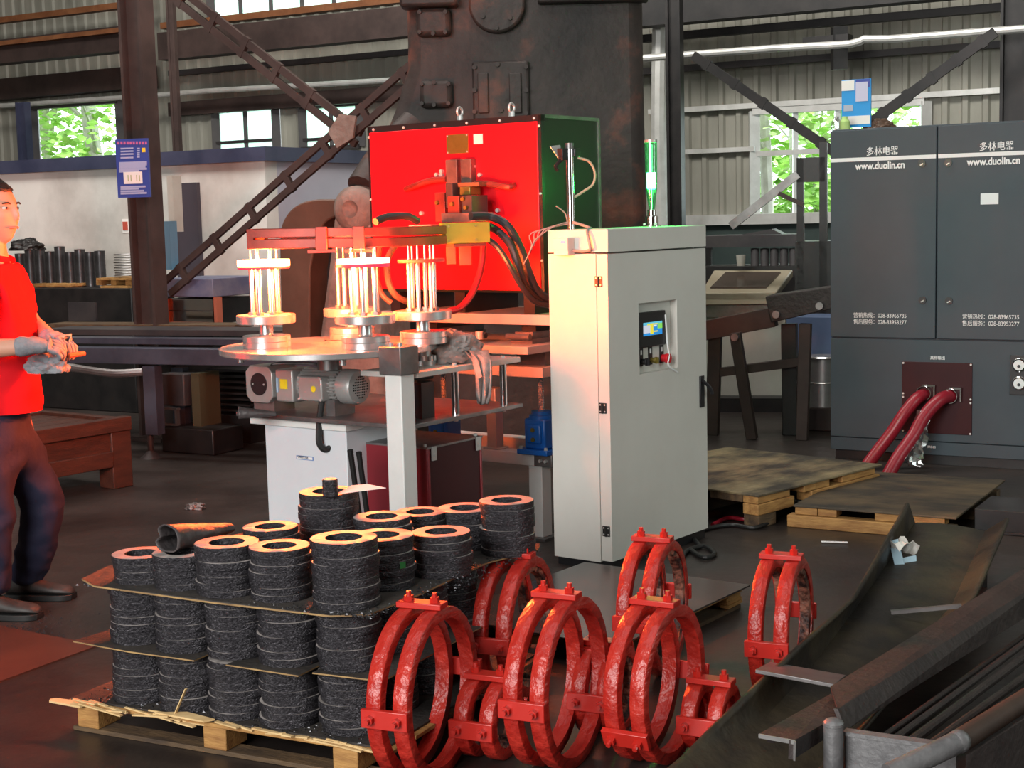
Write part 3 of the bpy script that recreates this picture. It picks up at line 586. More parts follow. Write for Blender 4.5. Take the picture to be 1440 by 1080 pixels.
# ================================================================== TURNTABLE BENCH
C0 = Vector((-.40, 5.65, 0))
tb = thing('machine_bench', 'grey steel bench with thick white leg and chrome pillars under turntable', 'bench', C0, YAW)
mb = MB(); mb.prism([Vector(q) for q in ((0, 0, .70), (.756, 0, .70), (.756, .937, .70), (0, .937, .70))], (0, 0, .017)); mb.build('shelf', steel_mid, tb, bevel=.002)
mb = MB(); mb.b2((-.036, -.001, .012), (.044, .079, .914)); lg = mb.build('leg', white_m, tb, bevel=.004)
mb = MB(); mb.b2((-.07, -.035, 0), (.078, .113, .012)); mb.build('foot_plate', steel_mid, lg)
for (x, y) in ((.66, .85),): mb = MB(); mb.b2((x, y, 0), (x + .07, y + .07, .70)); mb.build('leg', white_m, tb)
mb = MB(); mb.b2((-.05, -.014, .914), (.058, .094, 1.021)); bl = mb.build('corner_block', steel_mid, tb, bevel=.003)
for (x, y) in ((-.01, .02), (-.01, .065)): mb = MB(); mb.cyl((x, y, 1.021), (x, y, 1.036), .011, n=12); mb.build('cap_screw', steel_lt, bl)
mb = MB(); mb.prism([Vector(q) for q in ((.07, .0, .893), (.745, .0, .893), (.745, .27, .893), (.04, .27, .893), (.04, .03, .893))], (0, 0, .022)); mb.build('upper_plate', tan_pl, tb, bevel=.002)
for x in (.34, .667):
    y = .035 if x < .7 else .36
    mb = MB(); mb.cyl((x, y, .717), (x, y, .893), .0155, n=20); c = mb.build('chrome_pillar', chrome, tb)
    mb = MB(); mb.cyl((x, y, .915), (x, y, .925), .010, n=6); mb.cyl((x, y, .69), (x, y, .70), .010, n=6); mb.build('nut', galv_m, c)
mb = MB(); mb.b2((.17, .07, .717), (.25, .15, .86)); mb.build('sensor_box', black_pl, tb)
mb = MB(); mb.lathe([(.0, .86), (.034, .86), (.036, .863), (.036, .885), (.030, .889), (.030, .893), (0, .893)], (.31, .166, 0), 26); mb.build('drive_gear', steel_dk, tb)
# white cabinet below the bench shelf
p = C0 + U * .05 + V * .366
wc = thing('floor_cabinet', 'pale blue white cabinet under the bench shelf with small blue label', 'cabinet', p, YAW)
mb = MB(); mb.b2((0, 0, .02), (.42, .455, .665)); mb.build('body', blue_wh, wc, bevel=.003)
mb = MB(); mb.b2((-.012, -.008, .665), (.43, .53, .692)); mb.build('lid', white_m, wc, bevel=.003)
mb = MB(); mb.b2((.02, .02, 0), (.40, .435, .02)); mb.build('plinth', steel_bk, wc)
WC = Plane(p, YAW - PI / 2)
a = WC.at(417, 640); b = WC.at(441, 648); mb = MB(); mb.b2((-.002, -a[0], b[1]), (0, -b[0], a[1])); lb = mb.build('label_plate', mat('blue_label', (0.10, 0.22, 0.5)), wc)
mb = MB(); mb.b2((-.0026, -a[0] - .004, b[1] + .003), (-.002, -b[0] + .004, a[1] - .003)); mb.build('label_face', paper_m, lb)
text('label_text', '中频变压器', .0125, mat('label_ink', (0.03, 0.05, 0.1)), lb, (-.003, -a[0] - .006, b[1] + .0065), TEXT_F)
for k, (u0, v0, u1, v1) in enumerate(((493, 637, 506, 730), (505, 640, 518, 735))):
    a = P(u0, v0, 5.74); b = P(u1, v1, 5.80); mb = MB(); mb.cyl(b + (b - a) * 2.2, a, .011, n=10); mb.cyl(a, a + (a - b).normalized() * .012, .012, n=10)
    tag(mb.build('black_rod', rubber_m), ['black rubber tipped rod leaning on the pale cabinet, left of the pair', 'black rubber tipped rod nearer the white leg, right of the pair'][k], 'rod')
# dark red box below the bench
p = C0 + U * .17 + V * .05
db = thing('equipment_box', 'maroon steel box with grey lid below the bench shelf', 'equipment box', p, YAW)
mb = MB(); mb.b2((0.004, 0.0, .02), (.35, .36, .598)); mb.build('body', maroon_m, db)
mb = MB(); mb.b2((0, -.004, .02), (.012, .010, .60)); mb.b2((.34, -.004, .02), (.352, .010, .60)); mb.b2((-.003, .0, .02), (.004, .36, .60)); mb.build('edge_frame', crimson_m, db, bevel=.002)
mb = MB(); mb.b2((-.006, -.006, .598), (.355, .37, .606)); mb.build('lid', steel_mid, db)
for (x, y) in ((.02, -.010), (.31, -.010)): mb = MB(); mb.b2((x, y, .55), (x + .028, y + .006, .605)); mb.cyl((x + .014, y - .004, .572), (x + .014, y, .572), .006, n=6); mb.build('corner_bracket', alu_m, db)
for (x, y) in ((.0, .02), (.02, .33), (.33, .02)): mb = MB(); mb.cyl((x + .01, y, .606), (x + .01, y, .616), .008, n=6); mb.build('bolt', galv_m, db)
# gearmotor on the bench shelf, axis along the front
p = C0 + U * .10 + V * .37; MZ = .832
gm = thing('gearmotor', 'silver gearmotor with yellow stickers lying under the turntable', 'motor', (p.x, p.y, 0), YAW)
mb = MB(); mb.lathe([(.0, 0), (.035, .0), (.066, .006), (.072, .02), (.072, .075), (.0, .075)], n=30, M=Matrix.Rotation(-PI / 2, 4, 'X')); fc = mb.build('fan_cowl', alu_m, gm, loc=(.05, 0, MZ))
for i in range(-4, 5):
    for j in range(-4, 5):
        if i * i + j * j < 18:
            mb = MB(); mb.cyl((i * .0105, -.0012, j * .0105), (i * .0105, .004, j * .0105), .0031, n=6); mb.build('vent_hole', rubber_m, fc, smooth=0)
mb = MB()
for k in range(28): a = k * 2 * PI / 28; mb.box((.05 + .062 * math.cos(a), .19, MZ + .062 * math.sin(a)), (.005, .2, .018), M=Matrix.Rotation(-a + PI / 2, 4, 'Y'))
mb.cyl((.05, .075, MZ), (.05, .30, MZ), .058, n=28); mb.build('finned_body', alu_m, gm)
mb = MB(); mb.b2((-.05, .12, MZ - .055), (.01, .25, MZ + .045)); jb = mb.build('terminal_box', alu_m, gm, bevel=.006)
mb = MB(); mb.cyl((-.0525, .165, MZ - .005), (-.05, .165, MZ - .005), .013, n=16); mb.build('yellow_dot', yellow_m, jb)
for y in (.125, .245):
    for z in (MZ - .048, MZ + .038): mb = MB(); mb.cyl((-.055, y, z), (-.05, y, z), .006, n=6); mb.build('cap_screw', galv_m, jb)
mb = MB(); mb.b2((-.03, .30, MZ - .07), (.12, .40, MZ + .065)); gb = mb.build('gear_casing', alu_m, gm, bevel=.008)
mb = MB(); mb.b2((-.033, .33, MZ - .015), (-.03, .37, MZ + .025)); mb.build('yellow_sticker', yellow_m, gb)
mb = MB(); mb.b2((-.033, .382, MZ - .03), (-.03, .392, MZ + .03)); mb.build('blue_sticker', mat('pale_blue_sticker', (.4, .55, .7)), gb)
hd = [(-.078, -.05), (-.05, -.078), (.05, -.078), (.078, -.05), (.078, .05), (.05, .078), (-.05, .078), (-.078, .05)]
mb = MB(); mb.prism([Vector((-.045, .48 + a, MZ + b)) for a, b in hd], (.16, 0, 0)); gh = mb.build('gear_head', alu_m, gm, bevel=.004)
mb = MB(); mb.cyl((-.048, .48, MZ), (-.044, .48, MZ), .047, n=30); cov = mb.build('output_cover', black_pl, gh)
for y in (.448, .512): mb = MB(); mb.cyl((-.051, y, MZ), (-.047, y, MZ), .004, n=8); mb.build('cover_screw', galv_m, cov)
mb = MB(); mb.b2((-.02, .08, .717), (.10, .13, MZ - .05)); mb.build('mounting_foot', steel_mid, gm); mb = MB(); mb.b2((-.02, .42, .717), (.10, .54, MZ - .07)); mb.build('mounting_foot', steel_mid, gm)
mb = MB(); mb.tube([(.10, .25, MZ + .07), (.06, .27, MZ + .085), (.0, .42, MZ + .085), (-.02, .43, MZ + .07)], .006, 8); mb.build('lead_conduit', steel_mid, gm)
hose('cable_conduit', 'black corrugated conduit hanging from the gearmotor over the cabinet', [p + U * -.03 + V * .14 + Vector((0, 0, MZ - .055)), p + U * -.05 + V * .135 + Vector((0, 0, .72)), p + U * -.07 + V * .125 + Vector((0, 0, .66)), p + U * -.075 + V * .12 + Vector((0, 0, .61)), p + U * -.06 + V * .105 + Vector((0, 0, .585)), p + U * -.035 + V * .085 + Vector((0, 0, .60)), p + U * -.03 + V * .07 + Vector((0, 0, .635))], .013, rubber_m, 'conduit')
# turntable
TC = Vector((-.74, 6.05, 0))
tt = thing('turntable', 'round steel turntable plate lit orange below the hot rings', 'turntable', TC, YAW)
mb = MB(); mb.lathe([(0, .978), (.437, .978), (.44, .981), (.44, 1.0), (.437, 1.003), (0, 1.003)], n=72); mb.build('disc', steel_lt, tt)
mb = MB(); mb.lathe([(0, .90), (.05, .90), (.05, .95), (.10, .955), (.10, .978), (0, .978)], n=28); mb.build('spindle', steel_mid, tt)
for a in (200, 285, 330): mb = MB(); q = math.radians(a) - YAW; mb.cyl((.36 * math.cos(q), .36 * math.sin(q), .95), (.36 * math.cos(q), .36 * math.sin(q), .978), .014, n=12); mb.build('support_roller', steel_lt, tt)
text('disc_mark', 'No.5', .085, steel_bk, tt, Vector((.17 * math.sin(YAW) - .05 * math.cos(YAW), .17 * math.cos(YAW) + .05 * math.sin(YAW), 1.0035)), (0, 0, -YAW - .02))
rrot = 0
def fixture(label, c, z, rot, base=True, tipm=steel_lt):
    t = thing('ring_fixture', label, 'fixture', (c[0], c[1], z), rot, 'pin fixtures around the turntable')
    mb = MB(); mb.lathe([(0, 0), (.093, 0), (.095, .002), (.095, .024), (.092, .025), (.095, .027), (.095, .047), (.092, .05), (0, .05)], n=44); mb.build('base', steel_lt, t)
    mb = MB(); mb.lathe([(0, .05), (.031, .05), (.028, .056), (.028, .092), (.034, .097), (0, .097)], n=24); mb.build('neck', steel_lt, t)
    mb = MB(); mb.lathe([(0, .097), (.115, .097), (.118, .10), (.118, .129), (.115, .132), (0, .132)], n=48); mb.build('top_plate', steel_lt, t)
    for k in range(6):
        a = k * PI / 3; x, y = .052 * math.cos(a), .052 * math.sin(a)
        mb = MB(); mb.lathe([(0, .132), (.0088, .132), (.0088, .318), (.0045, .328), (.0035, .392), (0, .396)], (x, y, 0), 12); pn = mb.build('pin', steel_lt, t)
        mb = MB(); mb.cyl((x, y, .132), (x, y, .143), .017, n=6); mb.build('pin_nut', steel_mid, pn)
    return t
def ring_mesh(ro, ri, h, n=40): return MB().lathe([(ri, 0), (ro - .002, 0), (ro, .002), (ro, h - .002), (ro - .002, h), (ri, h)], n=n, loop=True)
f1 = (TC.x + .28 * math.cos(math.radians(196)) + .03, TC.y + .28 * math.sin(math.radians(195)))
f2 = (TC.x + .28 * math.cos(math.radians(-52)), TC.y + .28 * math.sin(math.radians(-52)))
f3 = (TC.x + .28 * math.cos(math.radians(76)), TC.y + .28 * math.sin(math.radians(76)))
f4 = C0 + U * .31 + V * .166
fixture('six pin steel fixture at left edge of turntable under the white hot ring', f1, 1.003, .25)
fixture('six pin steel fixture in front beside the corner block', f2, 1.003, .5)
fixture('six pin fixture at the back hidden behind the front one', f3, 1.003, .1)
fixture('six pin fixture on bolted spindle right of the corner block', f4, 1.003, .3)
mb = MB(); mb.lathe([(0, .915), (.05, .915), (.05, .935), (.03, .936), (.03, 1.003), (0, 1.003)], (f4[0], f4[1], 0), 28); sp = tag(mb.build('spindle_flange', steel_lt), 'small bolted spindle flange between upper plate and right fixture', 'flange')
for k in range(8): a = k * PI / 4; mb = MB(); mb.cyl((f4[0] + .042 * math.cos(a), f4[1] + .042 * math.sin(a), .935), (f4[0] + .042 * math.cos(a), f4[1] + .042 * math.sin(a), .953), .008, n=6); mb.build('flange_nut', galv_m, sp)
def hot(label, c, z, mats, ro=.104, h=.026):
    r = ring_mesh(ro, .058, h).build('hot_ring', mats, None, loc=(c[0], c[1], z)); return tag(r, label, 'hot ring', 'glowing steel rings on the fixtures')
hot('white hot glowing ring on the leftmost fixture', f1, 1.003 + .325, hot_m)
h1 = SC.objects['hot_ring']; ring_mesh(.1035, .058, .009).build('lower_edge', hot2b_m, h1, loc=(0, 0, -.0095))
h2 = hot('glowing ring with magenta red lower half on the front fixture', f2, 1.003 + .332, hot2_m, h=.018)
ring_mesh(.103, .058, .014).build('lower_half', hot2b_m, h2, loc=(0, 0, -.0145))
def ring_glow(nm, c, z, p):
    d = bpy.data.lights.new(nm, 'POINT'); d.energy = p; d.color = (1, 0.125, 0.022); d.shadow_soft_size = .10; d.specular_factor = .35
    o = bpy.data.objects.new(nm, d); COL.objects.link(o); o.location = (c[0], c[1], z)
ring_glow('hot_ring_light', f1, 1.003 + .31, 430); ring_glow('hot_ring_light', f2, 1.003 + .32, 400)
hot('dull red ring on the fixture in front of the red heater box', f4, 1.003 + .325, hot3_m, ro=.095, h=.014)
# rag and sleeve on the bench
def rag(name, label, cat, c, sc, m, seed, tail=None, rz=0.0):
    bm = bmesh.new(); bmesh.ops.create_icosphere(bm, subdivisions=5, radius=1.0); o3 = Vector((seed * 3.1, seed * 1.7, 0))
    for v in bm.verts:
        n = v.co.normalized(); k = 1 + .35 * noise.noise(n * 2.2 + o3) + .18 * abs(noise.noise(n * 6 + o3)) + .07 * noise.noise(n * 14 + o3); v.co = n * k
        if v.co.z < -.35: v.co.z = -.35
        v.co = Vector((v.co.x * sc[0], v.co.y * sc[1], (v.co.z + .35) * sc[2]))
    mb = MB(); mb.bm.free(); mb.bm = bm
    if tail:
        w = tail[0][1]; prev = None
        for i, (pt, w, fx) in enumerate(tail):
            row = [bm.verts.new(Vector(pt) + Vector(((k / 7 - .5) * w, fx * math.sin(k * 2.1 + i), .0 + .004 * math.cos(k * 3)))) for k in range(8)]
            if prev:
                for k in range(7): bm.faces.new((prev[k], prev[k + 1], row[k + 1], row[k]))
            prev = row
    o = mb.build(name, m, smooth=60, loc=c); o.rotation_euler.z = rz
    if tail: md = o.modifiers.new('thick', 'SOLIDIFY'); md.thickness = .008
    return tag(o, label, cat)
q = C0 + U * .50 + V * .17
rag('cloth_rag', 'crumpled dirty rag draped over the bench upper plate', 'rag', (q.x, q.y, .915), (.12, .15, .085), rag_m, 1,
    [((.10, -.16, .05), .10, .01), ((.125, -.20, .012), .08, .012), ((.135, -.225, -.05), .06, .012), ((.132, -.225, -.12), .055, .012), ((.128, -.22, -.155), .04, .008)])
def sleeve(label, c, L, r, rz, m, seed):
    mb = MB(); n = 26; rows = []
    for i in range(22):
        t = i / 21; row = []
        for k in range(n):
            a = 2 * PI * k / n; rr = r * (1 - .25 * t - .3 * max(0, t - .6)) * (1 + .10 * noise.noise(Vector((math.cos(a) * 2, math.sin(a) * 2, t * 5 + seed)))) - (r * .45 * math.exp(-((a - .25) / .35) ** 2) * (1 - t * .5))
            row.append(mb.bm.verts.new((t * L, rr * math.cos(a) * 1.05, max(-r * .85, rr * math.sin(a)) * (1 - .45 * t) + r * .85 * (1 - .0 * t) - .35 * r * t)))
        rows.append(row)
    for a, b in zip(rows, rows[1:]):
        for k in range(n): mb.bm.faces.new((a[k], a[(k + 1) % n], b[(k + 1) % n], b[k]))
    mb.bm.faces.new(rows[-1])
    o = mb.build('glove_sleeve', m, smooth=70, loc=c); o.rotation_euler.z = rz; md = o.modifiers.new('thick', 'SOLIDIFY'); md.thickness = .003; return tag(o, label, 'sleeve')
leath = mat('black_sleeve_cloth', (0.035, 0.033, 0.035), (0.09, 0.075, 0.075), 9, 0.5, 0, 0.4, 25)
q = P(335, 578, 5.98); sleeve('small dark glove lying on the left end of bench shelf', (q.x, q.y, .718), .15, .026, .15, leath, 3)
# ================================================================== CONTROL CABINET
CY = math.radians(52.6); CO = Vector((.405, 6.167, 0)); CPn = Plane(CO, CY); CLn = Plane(CO, CY - PI / 2)
def cpp(u, v, off=0.0): a = CPn.at(u, v, off); return Vector((a[0], -off, a[1]))
def clp(u, v, off=0.0): a = CLn.at(u, v, off); return Vector((-off, -a[0], a[1]))
cc = thing('control_cabinet', 'tall cream control cabinet with touch screen door and black hinges', 'control cabinet', CO, CY)
w, dp, zt = .803, .301, 1.441
mb = MB(); mb.b2((.0, .058, .035), (w, dp, 1.34)); mb.build('body', cream_m, cc, bevel=.002)
mb = MB(); mb.b2((.0, -.004, 1.345), (w, dp, zt)); mb.build('top_hood', cream_m, cc, bevel=.002)
mb = MB(); mb.b2((.015, .01, 0), (w - .015, dp - .01, .04)); mb.build('plinth', black_pl, cc)
a, b = cpp(898, 427), cpp(953, 526); hx0, hx1, hz0, hz1 = a.x, b.x, cpp(899, 527).z, cpp(950, 421).z
mb = MB()
for q in (((0, 0, .045), (hx0, .054, 1.338)), ((hx1, 0, .045), (w, .054, 1.338)), ((hx0, 0, .045), (hx1, .054, hz0)), ((hx0, 0, hz1), (hx1, .054, 1.338)), ((hx0, .034, hz0), (hx1, .054, hz1))): mb.b2(*q)
door = mb.build('door', cream_m, cc, smooth=0)
for (u, v) in ((842, 396), (848, 574), (853, 747)):
    p = clp(u, v); mb = MB(); mb.b2((-.004, p.y - .018, p.z - .022), (0, p.y + .018, p.z + .022)); mb.cyl((-.006, p.y, p.z - .022), (-.006, p.y, p.z + .022), .005, n=10); h = mb.build('hinge', rubber_m, cc)
    for sy in (-.011, .011):
        for sz in (-.014, .014): mb = MB(); mb.cyl((-.0055, p.y + sy, p.z + sz), (-.004, p.y + sy, p.z + sz), .0035, n=8); mb.build('hinge_screw', galv_m, h)
hw = hx1 - hx0; hh = hz1 - hz0
bz0, bz1 = hz0 + hh * .36, hz0 + hh * .86
mb = MB(); mb.b2((hx0 + .02, .012, bz0), (hx0 + hw * .76, .034, bz1)); hm = mb.build('touch_screen', black_pl, cc, bevel=.004)
sx0, sx1, sz0, sz1 = hx0 + hw * .17, hx0 + hw * .66, bz0 + .05, bz1 - .045
def scr(nm, a, b, c, d, col, o):
    mb = MB(); mb.b2((sx0 + (sx1 - sx0) * a, .0115 - o, sz0 + (sz1 - sz0) * b), (sx0 + (sx1 - sx0) * c, .0118, sz0 + (sz1 - sz0) * d)); mb.build('screen_area', mat(nm, (0, 0, 0), None, emit=col, es=.95, rough=.2), hm)
scr('screen_blue', 0, 0, 1, 1, (.02, .28, .72), 0.0)
scr('screen_pale', 0, .2, .36, .8, (.62, .66, .75), .0003); scr('screen_cyan', 0, .82, 1, 1, (.12, .55, .72), .0003)
scr('screen_yellow', .36, .1, .52, .9, (.85, .75, .06), .0006); scr('screen_yellow2', .2, .78, .75, .88, (.8, .75, .08), .0006); scr('screen_green', .75, .45, 1, .85, (.25, .72, .12), .0006)
scr('screen_white', .56, .64, .7, .76, (.8, .85, .9), .0006); scr('screen_yellow3', .52, .22, .75, .32, (.8, .75, .1), .0006)
for k, (fx, m, r) in enumerate(((.22, black_pl, .017), (.46, brass_m, .015), (.76, mat('emergency_red', (.65, .01, .02), None, rough=.35), .022))):
    x = hx0 + hw * fx; z = hz0 + hh * .16
    mb = MB(); mb.b2((x - .022, .031, z - .02), (x + .01, .034, z + .06)); pl = mb.build('button_plate', black_pl, cc)
    mb = MB(); mb.b2((x - .012, .030, z + .03), (x + .0, .031, z + .05)); mb.build('legend_tag', white_p, pl)
    mb = MB(); mb.cyl((x, .032, z), (x, .012, z), r * .8, n=16); mb.cyl((x, .012, z), (x, -.004 if k == 2 else .002, z), r, n=18); bt = mb.build('push_button' if k == 2 else 'selector_switch', m, cc, bevel=.002)
    if k < 2: mb = MB(); mb.box((x, -.002, z), (.007, .01, r * 1.8)); mb.build('switch_lever', m, bt)
mb = MB(); mb.tube([(hx0 + hw * .74, .01, bz1 - .02), (hx0 + hw * .755, .004, bz0), (hx0 + hw * .76, -.003, hz0 + hh * .2), (hx0 + hw * .72, -.006, hz0 + .02), (hx0 + hw * .98, -.005, hz0 - .02)], .0035, 6); mb.build('white_cord', white_p, cc)
a, b = cpp(983, 529), cpp(989, 572); mb = MB(); mb.b2((a.x, -.008, b.z), (b.x, 0, a.z)); hd_ = mb.build('door_handle', black_pl, cc, bevel=.002)
mb = MB(); mb.tube([(a.x + .01, -.012, a.z - .02), (a.x + .045, -.03, a.z - .055), (a.x + .06, -.035, a.z - .085)], .008, 8); mb.build('handle_lever', black_pl, hd_)
a, b = clp(778, 335, .05), clp(799, 359, .05); mb = MB(); mb.b2((-.05, a.y, b.z), (0, b.y, a.z)); jb = mb.build('junction_box', cream_m, cc, bevel=.003)
mb = MB(); mb.b2((-.053, a.y, b.z + .022), (-.05, b.y, a.z)); mb.build('box_lid', cream_m, jb, bevel=.002)
mb = MB(); mb.b2((-.0545, b.y + .012, a.z - .022), (-.053, b.y + .034, a.z - .012)); mb.build('blue_sticker', sky_blue, jb)
mb = MB(); mb.tube([(-.02, b.y, b.z + .02), (-.02, b.y - .05, b.z + .015), (-.02, b.y - .085, b.z + .02), (-.02, b.y - .09, b.z + .035), (-.01, b.y - .07, b.z + .10), (.05, b.y - .045, zt + .005), (.08, .24, zt + .035)], .006, 8); mb.build('lead_wire', wire_m, cc)
pc = CO + Vector((math.cos(CY), math.sin(CY), 0)) * .08 + Vector((-math.sin(CY), math.cos(CY), 0)) * .235
sp = thing('sensor_pole', 'chrome sensor pole with clamp standing on the cream control cabinet', 'sensor pole', (pc.x, pc.y, zt), CY)
mb = MB(); mb.cyl((0, 0, 0), (0, 0, .36), .0155, n=20); mb.build('pole', chrome, sp)
mb = MB(); mb.cyl((0, 0, .335), (0, 0, .362), .018, n=20); mb.build('pole_cap', steel_mid, sp)
mb = MB(); mb.box((-.035, .01, .315), (.045, .03, .05)); mb.box((.025, -.01, .322), (.04, .03, .035)); mb.build('sensor_clamp', black_pl, sp, bevel=.003)
mb = MB(); mb.prism([(-.06, .02, .30), (-.075, .05, .35), (-.03, .03, .355), (-.025, .02, .30)], (0, -.004, 0)); mb.build('shield_plate', alu_m, sp)
mb = MB(); mb.tube([(-.03, .0, .30), (-.06, .01, .285), (-.075, .02, .265), (-.06, .02, .25)], .008, 8); mb.build('sensor_head', black_pl, sp)
mb = MB(); mb.tube([(.03, -.02, .30), (.07, -.05, .285), (.09, -.065, .24), (.085, -.06, .19), (.05, -.035, .16), (.015, -.01, .135)], .0055, 8); mb.build('sensor_cable', mat('beige_cable', (.45, .38, .26)), sp)
for k in range(6):
    mb = MB(); o = k * .022; mb.tube([(.0, .0, .035 - k * .002), (-.05 - o * .3, .035 + o, .02 - k * .006), (-.10, .07 + o * .6, -.01 - k * .010), (-.13 - .002 * k, .10 + .004 * k, -.045 - k * .010), (-.125, .105 + .012 * k, -.065 - .016 * k)], .0024, 6); mb.build('wire', wire_m, sp)
mb = MB(); mb.tube([(-.01, .01, .03), (-.015, .02, .07), (-.05, .04, .10)], .003, 6); mb.build('wire', wire_m, sp)
pb = CO + Vector((math.cos(CY), math.sin(CY), 0)) * .59 + Vector((-math.sin(CY), math.cos(CY), 0)) * .15
bc = thing('signal_beacon', 'glass signal beacon with lit green lamp on the control cabinet', 'signal light', (pb.x, pb.y, zt), CY)
mb = MB(); mb.lathe([(0, 0), (.04, 0), (.04, .006), (.03, .01), (.03, .045), (.02, .05), (.02, .075), (0, .075)], n=24); mb.build('mount_base', chrome, bc)
for k in range(3): a = k * 2.1; mb = MB(); mb.cyl((.034 * math.cos(a), .034 * math.sin(a), .0), (.034 * math.cos(a), .034 * math.sin(a), .016), .006, n=6); mb.build('bolt', galv_m, bc)
mb = MB(); mb.lathe([(0, .07), (.012, .07), (.026, .17), (.027, .24), (.028, .375), (0, .375)], n=24); mb.build('glow_tinted_sleeve', beacon_gl, bc)
mb = MB(); mb.cyl((0, 0, .07), (0, 0, .365), .005, n=8); mb.build('core_rod', chrome, bc)
mb = MB(); mb.lathe([(0, .17), (.019, .17), (.020, .175), (.020, .235), (.019, .24), (0, .24)], n=20); mb.build('green_lamp', green_e, bc)
d = bpy.data.lights.new('beacon_light', 'POINT'); d.energy = 26; d.color = (.03, 1, .16); d.shadow_soft_size = .03; d.specular_factor = .4; o = bpy.data.objects.new('beacon_light', d); COL.objects.link(o); o.location = (pb.x, pb.y, zt + .205)
mb = MB(); mb.lathe([(0, .372), (.029, .372), (.029, .385), (0, .388)], n=24); mb.build('cap', alu_m, bc)
# ================================================================== SLATE POWER CABINET
DY = math.radians(-30); DO = Vector((1.917, 8.921, 0)); DC = Plane(DO, DY)
def dcp(u, v, off=0.0): a = DC.at(u, v, off); return Vector((a[0], -off, a[1]))
pcab = thing('power_cabinet', 'large slate grey power supply cabinet with white lettering and two doors', 'power cabinet', DO, DY)
mb = MB(); mb.b2((0, .02, .06), (1.26, .75, 1.964)); mb.build('body', slate_m, pcab, bevel=.004)
mb = MB(); mb.b2((.02, .03, 0), (1.24, .73, .06)); mb.build('plinth', steel_bk, pcab)
mb = MB(); mb.b2((.0, -.002, .06), (1.26, .02, .135)); mb.build('kick_panel', slate_m, pcab, bevel=.002)
mb = MB(); mb.b2((.0, -.004, .140), (1.26, .02, .732)); lp = mb.build('lower_panel', slate_m, pcab, bevel=.003)
doors = []
for (x0, x1) in ((.0, .622), (.630, 1.26)):
    mb = MB(); mb.b2((x0, -.006, .740), (x1, .02, 1.955)); d = mb.build('door', slate_m, pcab, bevel=.003); doors.append(d)
    zz = dcp(1240, 223).z; mb = MB(); mb.b2((x0 + .002, -.0072, zz - .011), (x1 - .002, -.006, zz + .011)); mb.build('white_stripe', white_p, d)
    tx = dcp(1218, 213, .007) if x0 == 0 else dcp(1377, 207, .007)
    text('logo_text', '多林电器', .054, white_p, d, (tx.x, -.0072, zz + .024), TEXT_S, .0004, shear=.88)
    tx = dcp(1203, 237, .007) if x0 == 0 else dcp(1360, 230, .007)
    text('web_text', 'www.duolin.cn', .056, white_p, d, (tx.x, -.0072, zz - .058), TEXT_S, .0018, shear=.86)
    tx = dcp(1200, 445, .007) if x0 == 0 else dcp(1353, 446, .007)
    text('phone_text', '营销热线：028-83965735', .034, white_p, d, (tx.x, -.0072, dcp(1200, 446).z), TEXT_S, 0.0, shear=.86)
    text('phone_text', '售后服务：028-83953277', .034, white_p, d, (tx.x, -.0072, dcp(1200, 455).z), TEXT_S, 0.0, shear=.86)
    for (u, v) in ((1297, 230), (1298, 422)) if x0 == 0 else ((1334, 229), (1335, 423)):
        p = dcp(u, v); mb = MB(); mb.cyl((p.x, -.014, p.z), (p.x, -.006, p.z), .022, n=22); lk = mb.build('door_lock', black_pl, d)
        mb = MB(); mb.box((p.x, -.016, p.z - .005), (.020, .004, .006), M=Matrix.Rotation(-.5, 4, 'Y')); mb.build('lock_key', alu_m, lk)
a, b = dcp(1379, 272, .007), dcp(1404, 287, .007); mb = MB(); mb.b2((a.x, -.0075, b.z), (b.x, -.006, a.z)); mb.build('white_label', white_p, doors[1])
a, b = dcp(1269, 508), dcp(1367, 612); mb = MB(); mb.b2((a.x, -.010, b.z), (b.x, -.004, a.z)); mp_ = mb.build('maroon_panel', maroon_m, pcab, bevel=.002)
for (x, z) in ((.02, .02), (.98, .02), (.02, .98), (.98, .98), (.02, .5), (.98, .5), (.02, .55), (.98, .45)):
    mb = MB(); mb.cyl((a.x + (b.x - a.x) * x, -.014, b.z + (a.z - b.z) * z), (a.x + (b.x - a.x) * x, -.009, b.z + (a.z - b.z) * z), .006, n=8); mb.build('panel_screw', galv_m, mp_)
t_ = dcp(1308, 505, .005); text('panel_text', '高频输出', .024, white_p, lp, (t_.x, -.0052, t_.z), TEXT_S, .0002, shear=.9)
t_ = dcp(1304, 654, .003); text('panel_text', '进水口', .016, white_p, lp, (t_.x, -.0035, .10), TEXT_S, .0006)
a, b = dcp(1421, 499), dcp(1460, 556); mb = MB(); mb.b2((a.x, -.012, b.z), (b.x, -.004, a.z)); gp_ = mb.build('gauge_plate', black_pl, pcab, bevel=.002)
for v in (513, 539):
    p = dcp(1434, v); mb = MB(); mb.lathe([(0, .012), (.036, .012), (.040, .008), (.040, 0), (0, 0)], n=26, M=Matrix.Translation((p.x, -.012, p.z)) @ Matrix.Rotation(PI / 2, 4, 'X')); gg = mb.build('pressure_gauge', chrome, gp_)
    mb = MB(); mb.cyl((p.x, -.0252, p.z), (p.x, -.024, p.z), .03, n=22); mb.build('gauge_face', white_p, gg); mb = MB(); mb.cyl((p.x, -.028, p.z - .006), (p.x, -.025, p.z - .006), .009, n=10); mb.build('gauge_hub', black_pl, gg)
def dw(u, v, off): a = DC.at(u, v, off); return DC.w(a[0], a[1], off)
hose('water_hose', 'left of two thick red rubber hoses leaving the maroon panel', [dw(1300, 555, .01), dw(1290, 560, .10), dw(1273, 580, .16), dw(1255, 607, .20), dw(1236, 632, .24), dw(1215, 660, .30)], .036, redhose, n=16)
